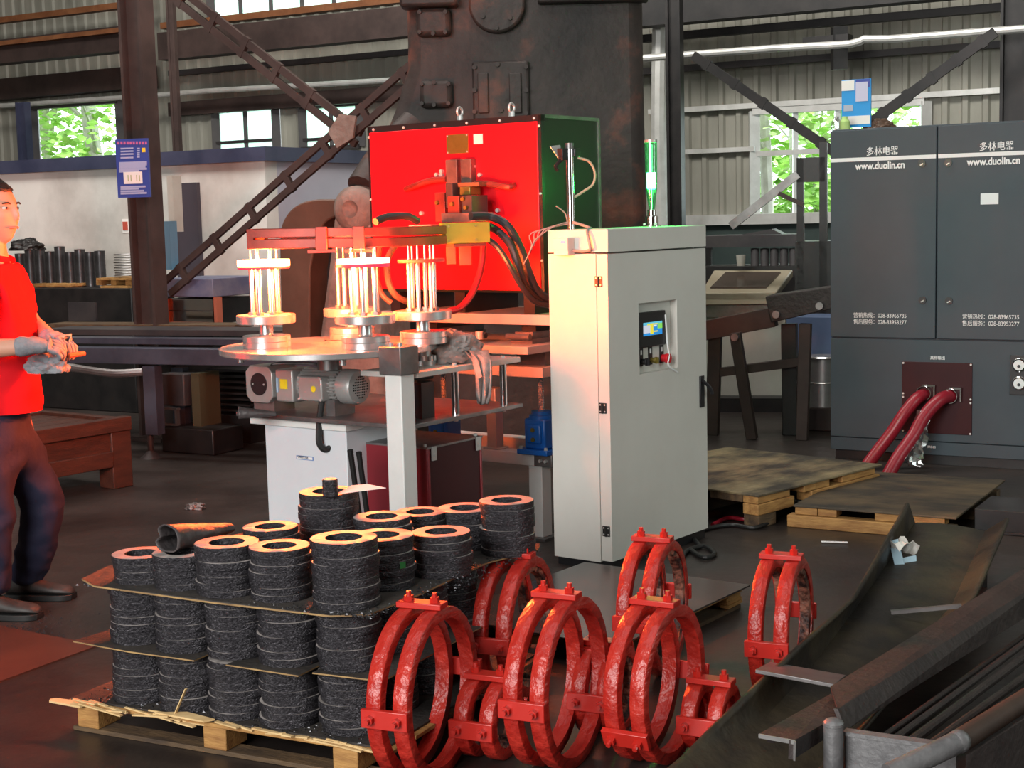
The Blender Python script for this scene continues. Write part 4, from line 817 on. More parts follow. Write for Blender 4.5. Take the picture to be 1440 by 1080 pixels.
hose('water_hose', 'right of two thick red rubber hoses leaving the maroon panel', [dw(1338, 557, .01), dw(1322, 562, .12), dw(1300, 585, .20), dw(1285, 612, .26), dw(1262, 645, .36), dw(1243, 680, .44)], .038, redhose, n=16)
for (u, v, l) in ((1299, 553, 'worm clip at the end of the left red hose'), (1336, 557, 'worm clip at the end of the right red hose')):
    c = dw(u, v, .035); mb = MB(); mb.lathe([(.040, -.012), (.043, -.012), (.043, .012), (.040, .012)], n=20, loop=True, M=Matrix.Rotation(PI / 2, 4, 'X')); mb.box((.03, 0, .045), (.07, .012, .012)); mb.box((.06, 0, .01), (.008, .01, .08)); o = mb.build('hose_clip', chrome, loc=c); o.rotation_euler.z = DY; tag(o, l, 'hose clip')
mb = MB(); rr = random.Random(3); rows = []
for i in range(14):
    t = i / 13; c = dw(1298 - 12 * t, 578 + 76 * t, .20 + .10 * t); row = []
    for k in range(12):
        a = k * 2 * PI / 12; r = (.03 + .025 * t) * (1 + .5 * rr.uniform(-1, 1)); row.append(mb.bm.verts.new(c + Vector((math.cos(a) * r * (1.1 - .4 * t), math.sin(a) * r * .5, math.sin(a * 2) * .01))))
    rows.append(row)
for a, b in zip(rows, rows[1:]):
    for k in range(12): mb.bm.faces.new((a[k], a[(k + 1) % 12], b[(k + 1) % 12], b[k]))
tag(mb.build('plastic_wrap', film_m, smooth=20), 'clear plastic film hanging from the right red hose', 'plastic wrap')
# on top of the power cabinet
ft = P(1204, 178, 9.1); fo = thing('clipboard_folder', 'blue folder with white papers standing on top of the slate cabinet', 'folder', (ft.x, 9.1, 1.964), DY)
FPn = Plane(fo.location, DY)
def fol(u, v): a = FPn.at(u, v); return a[0], a[1] - 1.964
def fbox2(nm, u0, v0, u1, v1, y0, y1, m): a = fol(u0, v0); b = fol(u1, v1); mb = MB(); mb.b2((a[0], y0, max(0, b[1])), (b[0], y1, a[1])); return mb.build(nm, m, fo)
fbox2('backing_board', 1184, 113, 1225, 178, -.006, .006, sky_blue); fbox2('navy_sheet', 1204, 112, 1224, 122, -.008, -.006, sign_blue)
fbox2('paper', 1184, 114, 1202, 127, -.009, -.006, paper_m); fbox2('paper', 1204, 116, 1221, 142, -.010, -.008, mat('lilac_paper', (.55, .55, .72))); fbox2('paper', 1187, 148, 1200, 156, -.008, -.006, mat('grey_paper', (.4, .45, .55))); fbox2('paper', 1188, 164, 1224, 174, -.008, -.006, paper_m)
for (u, nm, lab, m) in ((1176, 'glass_jar', 'small clear jar left of the folder on the slate cabinet', film_m), (1188, 'plastic_bottle', 'squat pale plastic bottle in front of the folder', leaf2_m)):
    p = P(u, 183, 8.98); mb = MB(); mb.lathe([(0, 0), (.03, 0), (.032, .01), (.03, .05), (.018, .065), (.016, .08), (0, .08)], n=16); tag(mb.build(nm, m, loc=(p.x, p.y, 1.964)), lab, nm.split('_')[1])
p = P(1237, 180, 9.1); rag('cloth_rag', 'small brown rag heap right of the blue folder', 'rag', (p.x, p.y, 1.964), (.09, .06, .05), guard_m, 5)
# ================================================================== PALLET WITH STACKED RINGS
a = G(97, 985, .09); b = G(513, 1052, .09); PY = math.atan2((b - a).y, (b - a).x); PL = (b - a).length
E1 = Vector((math.cos(PY), math.sin(PY), 0)); E2 = Vector((-math.sin(PY), math.cos(PY), 0)); PO = Vector((a.x, a.y, 0))
pal = thing('ring_pallet', 'broken wooden pallet with oily board under the black ring stacks', 'pallet', PO, PY)
PW, PDp = PL + .06, 1.0
for y in (.02, .47, .93): mb = MB(); mb.b2((.01, y - .02, 0), (PW, y + .05, .014)); mb.build('bottom_board', wood_dk, pal, bevel=.002)
for x in (.06, .53, .97):
    for y in (.0, .44, .90): mb = MB(); mb.b2((x - .03, y, .014), (x + .05, y + .10, .078)); mb.build('block', wood_m, pal, bevel=.003)
for k in range(8): y = k * .135; mb = MB(); mb.b2((-.01, y, .078), (PW + .02, y + .11, .090)); mb.build('deck_board', wood_m if k < 2 else wood_dk, pal, bevel=.002)
mb = MB(); mb.b2((.0, .01, .090), (PW, PDp + .03, .096)); mb.build('oily_board', ply_m, pal)
rr = random.Random(5)
for k in range(26):
    x = rr.uniform(-.03, .50) if k < 16 else rr.uniform(.5, 1.0); L = rr.uniform(.05, .2); mb = MB(); mb.bar((x, rr.uniform(-.015, .01), rr.uniform(.08, .098)), (x + L, rr.uniform(-.03, .01), rr.uniform(.08, .10)), rr.uniform(.004, .014), .004); mb.build('splinter', splint_m, pal, smooth=0)
mb = MB(); mb.bar((.40, .0, .097), (.455, -.01, .185), .008, .003); mb.build('splinter', splint_m, pal); mb = MB(); mb.prism([(.34, -.015, .098), (.52, -.02, .097), (.54, .005, .098), (.43, .02, .10)], (0, 0, .005)); mb.build('splinter', splint_m, pal)
mb = MB(); mb.prism([(-.06, -.02, .082), (.06, -.02, .08), (.07, .01, .084), (-.05, .0, .086), (-.065, -.01, .084)], (0, 0, .006)); mb.build('splinter', splint_m, pal)
def sheet(label, pts, z, th, sag=0.0):
    bm = bmesh.new(); n = len(pts); mb = MB(); mb.bm.free(); mb.bm = bm
    lo = [PO + E1 * x + E2 * y + Vector((0, 0, z + dz)) for x, y, dz in pts]
    f0 = [bm.verts.new(p) for p in lo]; f1 = [bm.verts.new(p + Vector((0, 0, th))) for p in lo]; bm.faces.new(f0[::-1]); t = bm.faces.new(f1)
    side = [bm.faces.new((f0[k], f0[(k + 1) % n], f1[(k + 1) % n], f1[k])) for k in range(n)]
    for f in side: f.material_index = 1
    return tag(mb.build('plywood_sheet', [ply_m, ply_edge], smooth=0), label, 'plywood sheet')
sheet('small plywood scrap under the middle rings of the two left columns', [(.02, .01, 0), (.25, -.012, 0), (.49, -.012, 0), (.49, .16, 0), (.05, .25, 0)], .269, .004)
sheet('narrow plywood scrap under middle rings near the right front corner', [(.60, -.01, 0), (.85, -.018, 0), (.85, .2, 0), (.62, .2, 0)], .269, .004)
sheet('thin plywood scrap poking out right beside the first red clamp', [(.87, .02, 0), (1.09, .03, 0), (1.09, .6, 0), (.87, .6, 0)], .269, .004)
sheet('large grimy plywood sheet carrying the upper layer of rings', [(.04, .04, .012), (.12, .005, .006), (.55, .0, 0), (.95, .0, 0), (1.04, .05, 0), (1.06, .30, 0), (1.06, .70, 0), (1.13, .92, 0), (1.1, 1.0, 0), (.10, 1.0, 0), (.0, .2, .012)], .441, .005)
ring_bank = []
for k in range(7):
    rg = random.Random(20 + k); bm = bmesh.new(); n = 36; ro, ri, h = .090, .050, .0205; rows = []
    for i in range(n):
        a = 2 * PI * i / n; e = 1 + .012 * noise.noise(Vector((math.cos(a) * 3, math.sin(a) * 3, k * 3.3))) + rg.uniform(-.006, .006); j = rg.uniform(-.0012, .0012)
        rows.append([bm.verts.new(q) for q in ((ri * math.cos(a), ri * math.sin(a), 0), ((ro - .0015) * e * math.cos(a), (ro - .0015) * e * math.sin(a), 0), (ro * e * math.cos(a), ro * e * math.sin(a), .004 + j), (ro * (e + rg.uniform(-.008, .008)) * math.cos(a), ro * e * math.sin(a), .011), (ro * e * math.cos(a), ro * e * math.sin(a), h - .0015 + j), ((ro - .0015) * e * math.cos(a), (ro - .0015) * e * math.sin(a), h), (ri * math.cos(a), ri * math.sin(a), h))])
    for i in range(n):
        a, b = rows[i], rows[(i + 1) % n]
        for j in range(7):
            f = bm.faces.new((a[j], b[j], b[(j + 1) % 7], a[(j + 1) % 7]))
            if j == 5: f.material_index = 1
    mb = MB(); mb.bm.free(); mb.bm = bm; o = mb.build('steel_ring', [ring_m, ring_t], smooth=45); ring_bank.append(o)
used = set(); ORD = ['topmost', 'second', 'third', 'fourth', 'fifth', 'sixth', 'seventh', 'eighth', 'ninth', 'tenth', 'eleventh']
def ring_stack(x, y, z, n, where, R=.09, grp='', top=None, wob=.004):
    dx = dy = 0.0
    for i in range(n):
        k = R_.randrange(7)
        o = ring_bank[k]
        if k in used: o = o.copy(); COL.objects.link(o)
        used.add(k)
        if R_.random() < .18: wx = R_.uniform(-2.2, 2.2) * wob
        else: wx = R_.uniform(-1, 1) * wob
        p = PO + E1 * (x + wx) + E2 * (y + R_.uniform(-1, 1) * wob); s = R / .09 * R_.uniform(.982, 1.012)
        o.location = (p.x, p.y, z + i * .021); o.rotation_euler = (0, 0, R_.uniform(0, 6.28)); o.scale = (s, s, 1)
        lab = 'black steel ring, %s from top of the %s' % (ORD[n - 1 - i], where)
        if i == n - 1: lab = 'pale topped steel ring, topmost of the %s' % where
        tag(o, lab, 'ring', grp)
        if 'green paint' in where and i == 3:
            a0 = -.95 - o.rotation_euler.z; mb = MB()
            for q in range(3): mb.quad(*[(.0935 * math.cos(a0 + .07 * (q + s_)), .0935 * math.sin(a0 + .07 * (q + s_)), z_) for s_, z_ in ((0, .001), (1, .001), (1, .0195), (0, .0195))])
            g_ = mb.build('green_paint', mat('green_paint_dab', (.01, .16, .03)), o); g_['label'] = 'dab of green paint'
cols = [(.195, .115), (.382, .10), (.560, .105), (.738, .105), (.925, .125)]
cn = ['left corner', 'second front', 'middle front', 'fourth front', 'right corner']
for (x, y), c in zip(cols, cn):
    ring_stack(x, y, .097, 8, 'bottom layer in the %s column' % c, grp='rings in the bottom layer')
    ring_stack(x, y, .2735, 8, 'middle layer in the %s column' % c, grp='rings in the middle layer')
for (x, y), c in zip([(.925, .315), (.93, .50), (.935, .685)], ['first', 'second', 'third']):
    ring_stack(x, y, .097, 8, 'bottom layer, %s column behind right corner' % c, grp='rings in the bottom layer')
    ring_stack(x, y, .2735, 8, 'middle layer, %s column behind right corner' % c, grp='rings in the middle layer')
ring_stack(.19, .31, .097, 8, 'bottom layer, column behind left corner', grp='rings in the bottom layer'); ring_stack(.19, .31, .2735, 8, 'middle layer, column behind left corner', grp='rings in the middle layer')
for (x, y, n, R, w) in ((.20, .13, 4, .086, 'short upper stack at left corner'), (.362, .115, 5, .086, 'upper stack under the black sleeve'), (.53, .11, 7, .093, 'upper stack right of the black sleeve'), (.705, .125, 7, .088, 'fourth upper stack along the front'),
        (.925, .12, 9, .093, 'upper stack at right front corner'), (.52, .335, 7, .083, 'upper stack behind the fourth front one'), (.555, .60, 10, .094, 'tallest upper stack carrying the dark plug'), (.765, .585, 7, .088, 'low upper stack right of the tallest'),
        (.905, .345, 7, .093, 'upper stack with green paint behind right corner'), (1.00, .535, 6, .089, 'dull upper stack right of the green one'), (.785, .78, 6, .084, 'small upper stack below the maroon box'), (.89, .885, 6, .090, 'bright upper stack by the maroon box edge'), (1.06, .85, 8, .086, 'rough upper stack nearest the red clamps')):
    ring_stack(x, y, .4465, n, w, R, 'rings in the upper layer', wob=.0035)
def pw(x, y, z): p = PO + E1 * x + E2 * y; return Vector((p.x, p.y, z))
q = pw(.61, .53, .4465 + 10 * .021); mb = MB(); mb.lathe([(0, 0), (.022, 0), (.024, .002), (.024, .05), (.022, .052), (0, .052)], n=20); o = mb.build('steel_plug', ring_m, loc=q); tag(o, 'small dark round plug standing on the tallest ring stack', 'plug'); mb = MB(); mb.cyl((0, 0, .052), (0, 0, .0535), .021, n=20); mb.build('end_face', ring_t, o)
q = pw(.66, .60, .4465 + 10 * .021 + .003); mb = MB(); mb.prism([(-.06, -.035, 0), (.09, .03, .004), (.03, .06, .012), (-.02, .055, .01)], (0, 0, .0015)); tag(mb.build('paper_note', paper_m, loc=q, smooth=0), 'white paper slip lying beside the plug on the tallest stack', 'paper')
q = pw(.335, .08, .4465 + 5 * .021 + .002); sleeve('black tube shaped cloth sleeve lying on the left ring stacks', q, .26, .045, math.radians(58), leath, 7)
mb = MB(); rr = random.Random(11)
for k in range(1500):
    if k < 900: x, y, z = rr.uniform(.05, 1.08), rr.gauss(.03, .06), .4463
    elif k < 1250: x, y, z = rr.uniform(.03, 1.05), rr.uniform(.0, .12), .0962
    else: x, y, z = rr.uniform(1.0, 1.15), rr.uniform(.2, .9), .4463
    if y < .005: y = rr.uniform(.01, .05)
    s = rr.uniform(.0012, .0042); p = pw(x, y, z); M = Matrix.Rotation(rr.uniform(0, 3), 3, 'Z'); vs = [mb.bm.verts.new(p + M @ Vector(q) * s) for q in ((-1, -1, 0), (1, -1, 0), (0, 1.2, 0), (0, 0, 1.1))]
    for f in ((0, 1, 3), (1, 2, 3), (2, 0, 3)): mb.bm.faces.new([vs[i] for i in f])
tag(mb.build('metal_chips', chip_m, smooth=0), 'loose steel scale chips scattered on the plywood and board edges', 'metal chips', kind='stuff')
# ================================================================== RED RING CLAMPS
def clamp_parts(D, plate_ang, lining, seed):
    t = bpy.data.objects.new('ring_clamp', None); COL.objects.link(t); R = D / 2; n = 56; M = Matrix.Rotation(PI / 2, 4, 'Y')
    for x in (-.0385, .0385):
        mb = MB(); prof = [(R - .032, -.021), (R - .002, -.021), (R, -.019), (R, .019), (R - .002, .021), (R - .032, .021)]
        mb.lathe(prof, (0, 0, 0), n, True, M)
        for v in mb.bm.verts:
            r = math.hypot(v.co.y, v.co.z); a = math.atan2(v.co.z, v.co.y)
            k = .0022 * noise.noise(Vector((math.cos(a) * 9, math.sin(a) * 9, x * 50 + seed))) + .0012 * noise.noise(Vector((math.cos(a) * 30, math.sin(a) * 30, v.co.x * 40 + seed)))
            v.co.y *= 1 + k / r; v.co.z *= 1 + k / r
        bmesh.ops.translate(mb.bm, vec=(x, 0, R), verts=mb.bm.verts); mb.build('hoop', clamp_m, t, smooth=50)
        if lining:
            mb = MB(); mb.lathe([(R - .048, -.014), (R - .032, -.017), (R - .032, .017), (R - .048, .014)], (0, 0, 0), 72, True, M)
            for v in mb.bm.verts:
                a = math.atan2(v.co.z, v.co.y); r = math.hypot(v.co.y, v.co.z)
                if r < R - .04: k = .010 * noise.noise(Vector((math.cos(a) * 14, math.sin(a) * 14, v.co.x * 30 + seed))); v.co.y *= 1 + k / r; v.co.z *= 1 + k / r
            bmesh.ops.translate(mb.bm, vec=(x, 0, R), verts=mb.bm.verts); mb.build('lining', clamp_in, t, smooth=20)
    for ang in (PI / 2, PI + plate_ang, -plate_ang * .3):
        c = Vector((0, math.cos(ang) * (R + .008), R + math.sin(ang) * (R + .008))); rot = Matrix.Rotation(ang - PI / 2, 4, 'X')
        mb = MB(); mb.box((0, 0, 0), (.132, .050, .016)); p = mb.build('joint_plate', clampp_m, t, bevel=.002); p.location = c; p.rotation_euler = rot.to_euler()
        for x in (-.0385, .0385):
            mb = MB(); mb.cyl((x, 0, .008), (x, 0, .022), .013, n=6); mb.cyl((x, 0, .022), (x, 0, .034), .007, n=10); mb.build('bolt', clampp_m, p)
    return t
def clamp(label, u, Y, D, phi, plate_ang=.32, lining=False, lean=0.0, roll=0.0, seed=0.0):
    t = clamp_parts(D, plate_ang, lining, seed); p = P(u, 1000, Y); ph = math.radians(phi)
    Mx = Matrix.Rotation(-ph, 4, 'Z') @ Matrix.Rotation(-math.radians(lean), 4, 'Y')
    if roll: Mx = Mx @ Matrix.Translation((0, 0, D / 2)) @ Matrix.Rotation(math.radians(roll), 4, 'X') @ Matrix.Translation((0, 0, -D / 2))
    t.rotation_euler = Mx.to_euler(); tr = Mx.to_translation()
    zoff = 0.06 * math.sin(abs(math.radians(lean)))
    t.location = (p.x + tr.x, p.y + tr.y, tr.z + zoff)
    return tag(t, label, 'clamp', 'red double hoop clamps')
clamp('red double hoop clamp nearest the ring pallet, largest at front left', 598, 3.93, .462, 22, .02, seed=1)
clamp('red double hoop clamp standing behind the two front ones near the pallet', 728, 4.60, .44, 21, .02, True, seed=2)
clamp('red double hoop clamp with studs at front centre, fully open view', 786, 3.98, .468, 25, .04, seed=3)
clamp('red double hoop clamp in front of the cream cabinet corner', 921, 4.78, .44, 22, .0, True, seed=4)
clamp('red double hoop clamp standing in front of the one by the cabinet', 923, 4.0, .435, 29, .45, seed=5)
clamp('red double hoop clamp standing alone beside the steel trough', 1100, 4.53, .43, 22, .06, True, seed=6)
clamp('small red clamp with charred inside between the two front clamps', 688, 4.05, .222, 24, .0, True, seed=7)
clamp('small red clamp mostly hidden right of the front centre clamp', 853, 4.22, .26, 24, .0, True, seed=8)
clamp('small red clamp half hidden behind the trough edge', 1000, 4.06, .19, 26, .0, False, seed=9)
# ================================================================== PLATFORM PALLETS
def platform(name, label, o, yaw, lx, ly, top, m, edge_x, edge_y, runner, post):
    t = thing(name, label, 'pallet', (o[0], o[1], 0), yaw)
    mb = MB(); mb.b2((-.004, -.004, top - .010), (lx, ly, top)); mb.build('deck_board', m, t, bevel=.002)
    z1 = top - .010; z0 = z1 - edge_x[1]
    x = 0; k = 0
    while x < lx - .02:
        w = min(R_.uniform(.09, .2), lx - x); 
        if k % 3 != 2: mb = MB(); mb.b2((x + .002, R_.uniform(0, .012), z0), (x + w - .002, .09, z1)); mb.build('edge_block', wood_m if k % 2 else wood_dk if edge_x[0] else wood_m, t, bevel=.003)
        x += w; k += 1
    y = .09; k = 0
    while y < ly - .02:
        w = min(R_.uniform(.10, .2), ly - y)
        if k % 3 != 1: mb = MB(); mb.b2((R_.uniform(0, .012), y + .002, z0), (.09, y + w - .002, z1)); mb.build('edge_block', wood_m if k % 2 else wood_dk, t, bevel=.003)
        y += w; k += 1
    for q in runner: mb = MB(); mb.b2(*q); mb.build('runner', wood_m, t, bevel=.004)
    for q in post: mb = MB(); mb.b2(*q); mb.build('post', wood_dk, t, bevel=.004)
    for yy in (ly * .5, ly * .95): mb = MB(); mb.b2((.05, yy - .04, 0), (lx - .02, yy + .04, z0)); mb.build('runner', wood_dk, t, bevel=.004)
    return t
platform('platform_pallet', 'oil stained wooden platform pallet beside the control cabinet', (1.15, 6.95), math.radians(45), 1.10, 1.0, .165, plat_m, (0, .035), 1,
         [((.0, .0, .065), (.30, .09, .118)), ((.45, 0, .065), (1.08, .09, .118))], [((.02, .01, 0), (.16, .10, .065)), ((.8, .01, 0), (.95, .1, .065)), ((.02, .85, 0), (.12, .98, .12))])
platform('platform_pallet', 'lower brown wooden platform pallet with thick front beam', (1.33, 7.0), math.radians(-30), .76, 1.03, .105, plat2_m, (0, .036), 1,
         [((-.03, -.02, 0), (.62, .05, .058))], [((.62, .0, 0), (.75, .08, .058)), ((.02, .9, 0), (.12, 1.0, .058))])
mb = MB(); mb.b2((0, 0, .01), (.9, .35, .11)); mb.b2((0, -.015, 0), (.9, .0, .014)); o = mb.build('steel_channel', steel_bk, loc=(2.12, 6.78, 0), bevel=.003); o.rotation_euler.z = math.radians(-30); tag(o, 'dark low steel channel lying right of the brown platform pallet', 'channel')
cR = Vector((.845, 5.55, 0)); cp_ = thing('low_pallet', 'low pallet under a shiny steel sheet behind the clamps', 'pallet', cR - U * .85, math.radians(54))
for (x, y) in ((.0, 0), (.38, 0), (.77, 0), (.0, .32), (.77, .32), (0, .6), (.77, .6)):
    mb = MB(); mb.b2((x, y, .014), (x + .085, y + .09, .06)); mb.build('block', wood_m, cp_, bevel=.003)
for y in (0, .32, .6): mb = MB(); mb.b2((0, y, 0), (.86, y + .09, .014)); mb.build('bottom_board', wood_dk, cp_); 
for k in range(6): mb = MB(); mb.b2((-.01, k * .118, .06), (.87, k * .118 + .10, .082)); mb.build('deck_board', wood_m, cp_, bevel=.002)
for k in range(3): mb = MB(); mb.b2((.75, -.006 + .004 * k, .020 + k * .013), (.862, .03, .031 + k * .013)); mb.build('edge_slat', wood_m, cp_)
sh_m = mat('glossy_steel_sheet', (0.045, 0.045, 0.045), (0.11, 0.105, 0.10), 3, 0.22, 0.5, rvar=.1)
mb = MB(); mb.b2((-.08, -.03, .082), (.88, .72, .088)); o = mb.build('steel_sheet', sh_m, loc=cR - U * .85); o.rotation_euler.z = math.radians(54); tag(o, 'grey shiny steel sheet lying on the low pallet behind clamps', 'steel sheet')
for k, (pts, m, lab) in enumerate(([[(985, 768, .012), (975, 752, .012), (1000, 742, .012), (1030, 738, .012), (1060, 742, .012), (1085, 733, .012)], rubber_m, 'black cable running from the cabinet foot to the stained pallet'],
        [[(970, 772, .012), (990, 784, .012), (1005, 778, .012), (990, 768, .012), (966, 775, .012), (960, 784, .012)], rubber_m, 'coil of black cable at the right foot of the control cabinet'],
        [[(1002, 738, .015), (1025, 728, .015), (1052, 730, .015), (1080, 718, .03)], redhose, 'dull red cable on floor under the stained pallet'])):
    hose('floor_cable', lab, [G(*q) for q in pts], .010, m, 'cable')
q0, q1 = G(1155, 762, .006), G(1192, 763, .006); mb = MB(); mb.cyl(q0, q1, .005, n=8); tag(mb.build('thin_rod', alu_m), 'thin pale rod on floor in front of the thick beam', 'rod')
# ================================================================== TROUGH, CHANNEL, BASKET (right foreground)
T = [[P(1278, 708, 5.9), P(1287, 735, 6.05), P(1385, 747, 5.85), P(1417, 728, 5.8)], [P(1200, 846, 4.75), P(1228, 822, 5.2), P(1338, 852, 5.05), P(1372, 835, 5.0)],
     [P(1085, 946, 4.12), P(1142, 937, 4.42), P(1240, 958, 4.45), P(1290, 935, 4.3)], [P(960, 1062, 3.69), P(1032, 1058, 3.80), P(1150, 1078, 3.88), P(1180, 1060, 3.6)], [P(880, 1130, 3.40), P(955, 1128, 3.5), P(1070, 1150, 3.6), P(1110, 1130, 3.3)]]
mb = MB(); fine = []
for a, b in zip(T, T[1:]):
    for k in range(6):
        t = k / 6; fine.append([p.lerp(q, t) for p, q in zip(a, b)])
fine.append(T[-1]); rr = random.Random(4); rows = []
for i, f in enumerate(fine):
    row = []
    for j in range(3):
        for k in range(5):
            p = f[j].lerp(f[j + 1], k / 5); 
            if j == 1: p = p + Vector((0, 0, .012 * math.sin(k / 5 * PI)))
            row.append(p)
    row.append(f[3]); rows.append([mb.bm.verts.new(p + Vector((0, 0, .006 * noise.noise(p * 4)))) for p in row])
for a, b in zip(rows, rows[1:]):
    for k in range(len(a) - 1): mb.bm.faces.new((a[k], a[k + 1], b[k + 1], b[k]))
tr = mb.build('steel_trough', trough_m, smooth=30); md = tr.modifiers.new('thick', 'SOLIDIFY'); md.thickness = .012; md.offset = -1
tag(tr, 'long dark steel trough sloping from the platform to bottom edge', 'trough')
lg = MB(); lg.bar(P(1300, 740, 5.92) + Vector((0, 0, -.02)), Vector((P(1300, 740, 5.92).x, 5.92, 0)), .06, .06); lg.build('support_leg', beam_m, tr); lg = MB(); lg.bar(P(1375, 750, 5.8) + Vector((0, 0, -.03)), Vector((P(1375, 750, 5.8).x, 5.8, 0)), .06, .06); lg.build('support_leg', beam_m, tr)
def wedge(name, label, cat, pts, vec, m, bevel=.002): mb = MB(); mb.prism(pts, vec); return tag(mb.build(name, m, bevel=bevel), label, cat)
wedge('flat_bar', 'flat steel bar laid across the trough', 'flat bar', [P(1062, 947, 4.08), P(1083, 936, 4.25), P(1190, 955, 4.14), P(1173, 968, 3.98)], (0, 0, .012), steel_mid)
mb = MB(); mb.bar(P(1253, 861, 4.88), P(1352, 852, 4.85), .018, .012); tag(mb.build('thin_rod', steel_mid), 'thin grey rod lying across the far part of the trough', 'rod')
ppm = mat('crumpled_paper', (.62, .60, .55), (.80, .78, .72), 9, .9); pt = P(1266, 786, 5.50) + Vector((0, 0, .012))
pp = thing('crumpled_wrapper', 'crumpled white and pale blue paper lying in the trough', 'paper', pt, .4)
mb = MB(); rows = []
for i in range(7):
    rows.append([mb.bm.verts.new(((i - 3) * .018, (k - 2.5) * .026 * (1 - .05 * i), .035 + .030 * math.sin(k * .9 + i * .5) + .012 * noise.noise(Vector((i * .9, k * .9, 2))))) for k in range(6)])
for a, b in zip(rows, rows[1:]):
    for k in range(5): mb.bm.faces.new((a[k], a[k + 1], b[k + 1], b[k]))
o = mb.build('crumpled_sheet', ppm, pp, smooth=0); md = o.modifiers.new('t', 'SOLIDIFY'); md.thickness = .002
mb = MB(); mb.prism([(-.06, -.05, -.03), (-.03, -.065, -.03), (.0, .02, .06), (-.03, .03, .055)], (.004, 0, 0)); mb.prism([(-.06, -.05, -.03), (.03, -.06, -.035), (.05, -.03, 0), (-.02, -.03, -.005)], (0, .003, .003)); mb.build('blue_flap', mat('pale_blue_paper', (.42, .58, .68)), pp, smooth=0)
q = P(1160, 990, 3.95); mb = MB(); mb.prism([(-.012, 0, 0), (.0, .014, 0), (.014, .006, 0), (.006, -.004, 0), (.010, -.016, 0)], (0, 0, .002)); tag(mb.build('green_tag', mat('green_plastic', (.04, .38, .02)), loc=q), 'small bright green scrap on the steel channel end', 'scrap')
# long channel on top of the basket
L1n, L1f, RGn, RGf, BTn, BTf = P(1168, 965, 3.80), P(1500, 762, 5.6), P(1178, 997, 3.60), P(1500, 796, 5.25), P(1190, 1027, 3.57), P(1500, 832, 5.22)
mb = MB(); mb.prism([L1n, RGn, RGf, L1f], (0, 0, -.010)); mb.prism([RGn, BTn, BTf, RGf], (-.010, .004, 0)); tag(mb.build('steel_angle', beam_m, smooth=0), 'large brown steel angle lying along the basket top', 'angle bar')
a0, a1, b0, b1 = P(1067, 1032, 3.46), P(1117, 1041, 3.40), P(1180, 962, 3.86), P(1222, 975, 3.80)
mb = MB(); mb.prism([a0, a1, b1 + Vector((0, 0, -.014)), b0 + Vector((0, 0, -.014))], (0, 0, -.008)); d_ = P(1116, 1068, 3.40) - a1; mb.prism([a1, a1 + d_, b1 + d_, b1 + Vector((0, 0, -.014))], (-.012, .003, 0)); mb.prism([a0.lerp(a1, .25) + Vector((0, 0, -.008)), a0.lerp(a1, .45) + Vector((0, 0, -.008)), a0.lerp(a1, .45) + Vector((0, .01, -.02)), a0.lerp(a1, .25) + Vector((0, .01, -.02))], (0.01, .02, 0)); sa = tag(mb.build('steel_angle', beam_m, smooth=0), 'small steel angle end with worn silver edge under the large angle', 'angle bar')
mb = MB(); mb.bar(a0 + Vector((0, -.002, -.004)), a1 + Vector((0, -.002, -.004)), .004, .010); mb.bar(a1 + Vector((.0, -.003, 0)), a1 + d_ + Vector((0, -.003, 0)), .014, .004); mb.build('worn_edge', steel_lt, sa)
bk = thing('scrap_basket', 'silver painted steel basket with corner posts at bottom right', 'basket', (P(1172, 1010, 3.5).x, 3.5, 0))
o_ = bk.location.copy()
def bt(v): return v - o_
mb = MB(); p = P(1172, 1018, 3.5); mb.cyl(bt(Vector((p.x, p.y, 0))), bt(p), .024, n=18); mb.ball(bt(p), .026, 14, (1, 1, .6)); mb.build('corner_post', paint_sil, bk)
mb = MB(); q0, q1 = P(1188, 1030, 3.52), P(1345, 1052, 3.38); mb.prism([bt(q0), bt(q1), bt(Vector((q1.x, q1.y, .02))), bt(Vector((q0.x, q0.y, .02)))], (0, .012, 0)); mb.build('front_panel', paint_sil, bk)
mb = MB(); mb.bar(bt(q0 + Vector((0, .005, 0))), bt(q1 + Vector((0, .005, 0))), .03, .01); mb.build('panel_lip', paint_sil, bk)
mb = MB(); a, b = P(1348, 1043, 3.30), P(1250, 1090, 3.22); mb.cyl(bt(a), bt(b), .026, n=18); mb.ball(bt(a), .028, 14); mb.build('brace_pipe', paint_sil, bk)
mb = MB(); mb.cyl(bt(P(1348, 1043, 3.32)), bt(P(1520, 935, 4.2)), .027, n=18); mb.build('side_rail', mat('rust_brown_pipe', (.055, .03, .022), (.09, .05, .035), 5, .55), bk)
mb = MB(); a, b, c, d = P(1290, 1046, 3.5), P(1500, 905, 4.4), P(1560, 960, 4.1), P(1362, 1075, 3.25); mb.prism([bt(v) + Vector((0, 0, -.16)) for v in (P(1190, 1030, 3.6), P(1500, 850, 5.1), P(1600, 930, 4.3), P(1362, 1060, 3.3))], (0, 0, -.01)); mb.build('basket_floor', steel_bk, bk)
mb = MB(); a, b = P(1358, 1062, 3.27), P(1540, 945, 4.1); mb.prism([bt(a), bt(b), bt(Vector((b.x, b.y, .05))), bt(Vector((a.x, a.y, .05)))], (.012, .004, 0)); mb.build('side_panel', beam_m, bk)
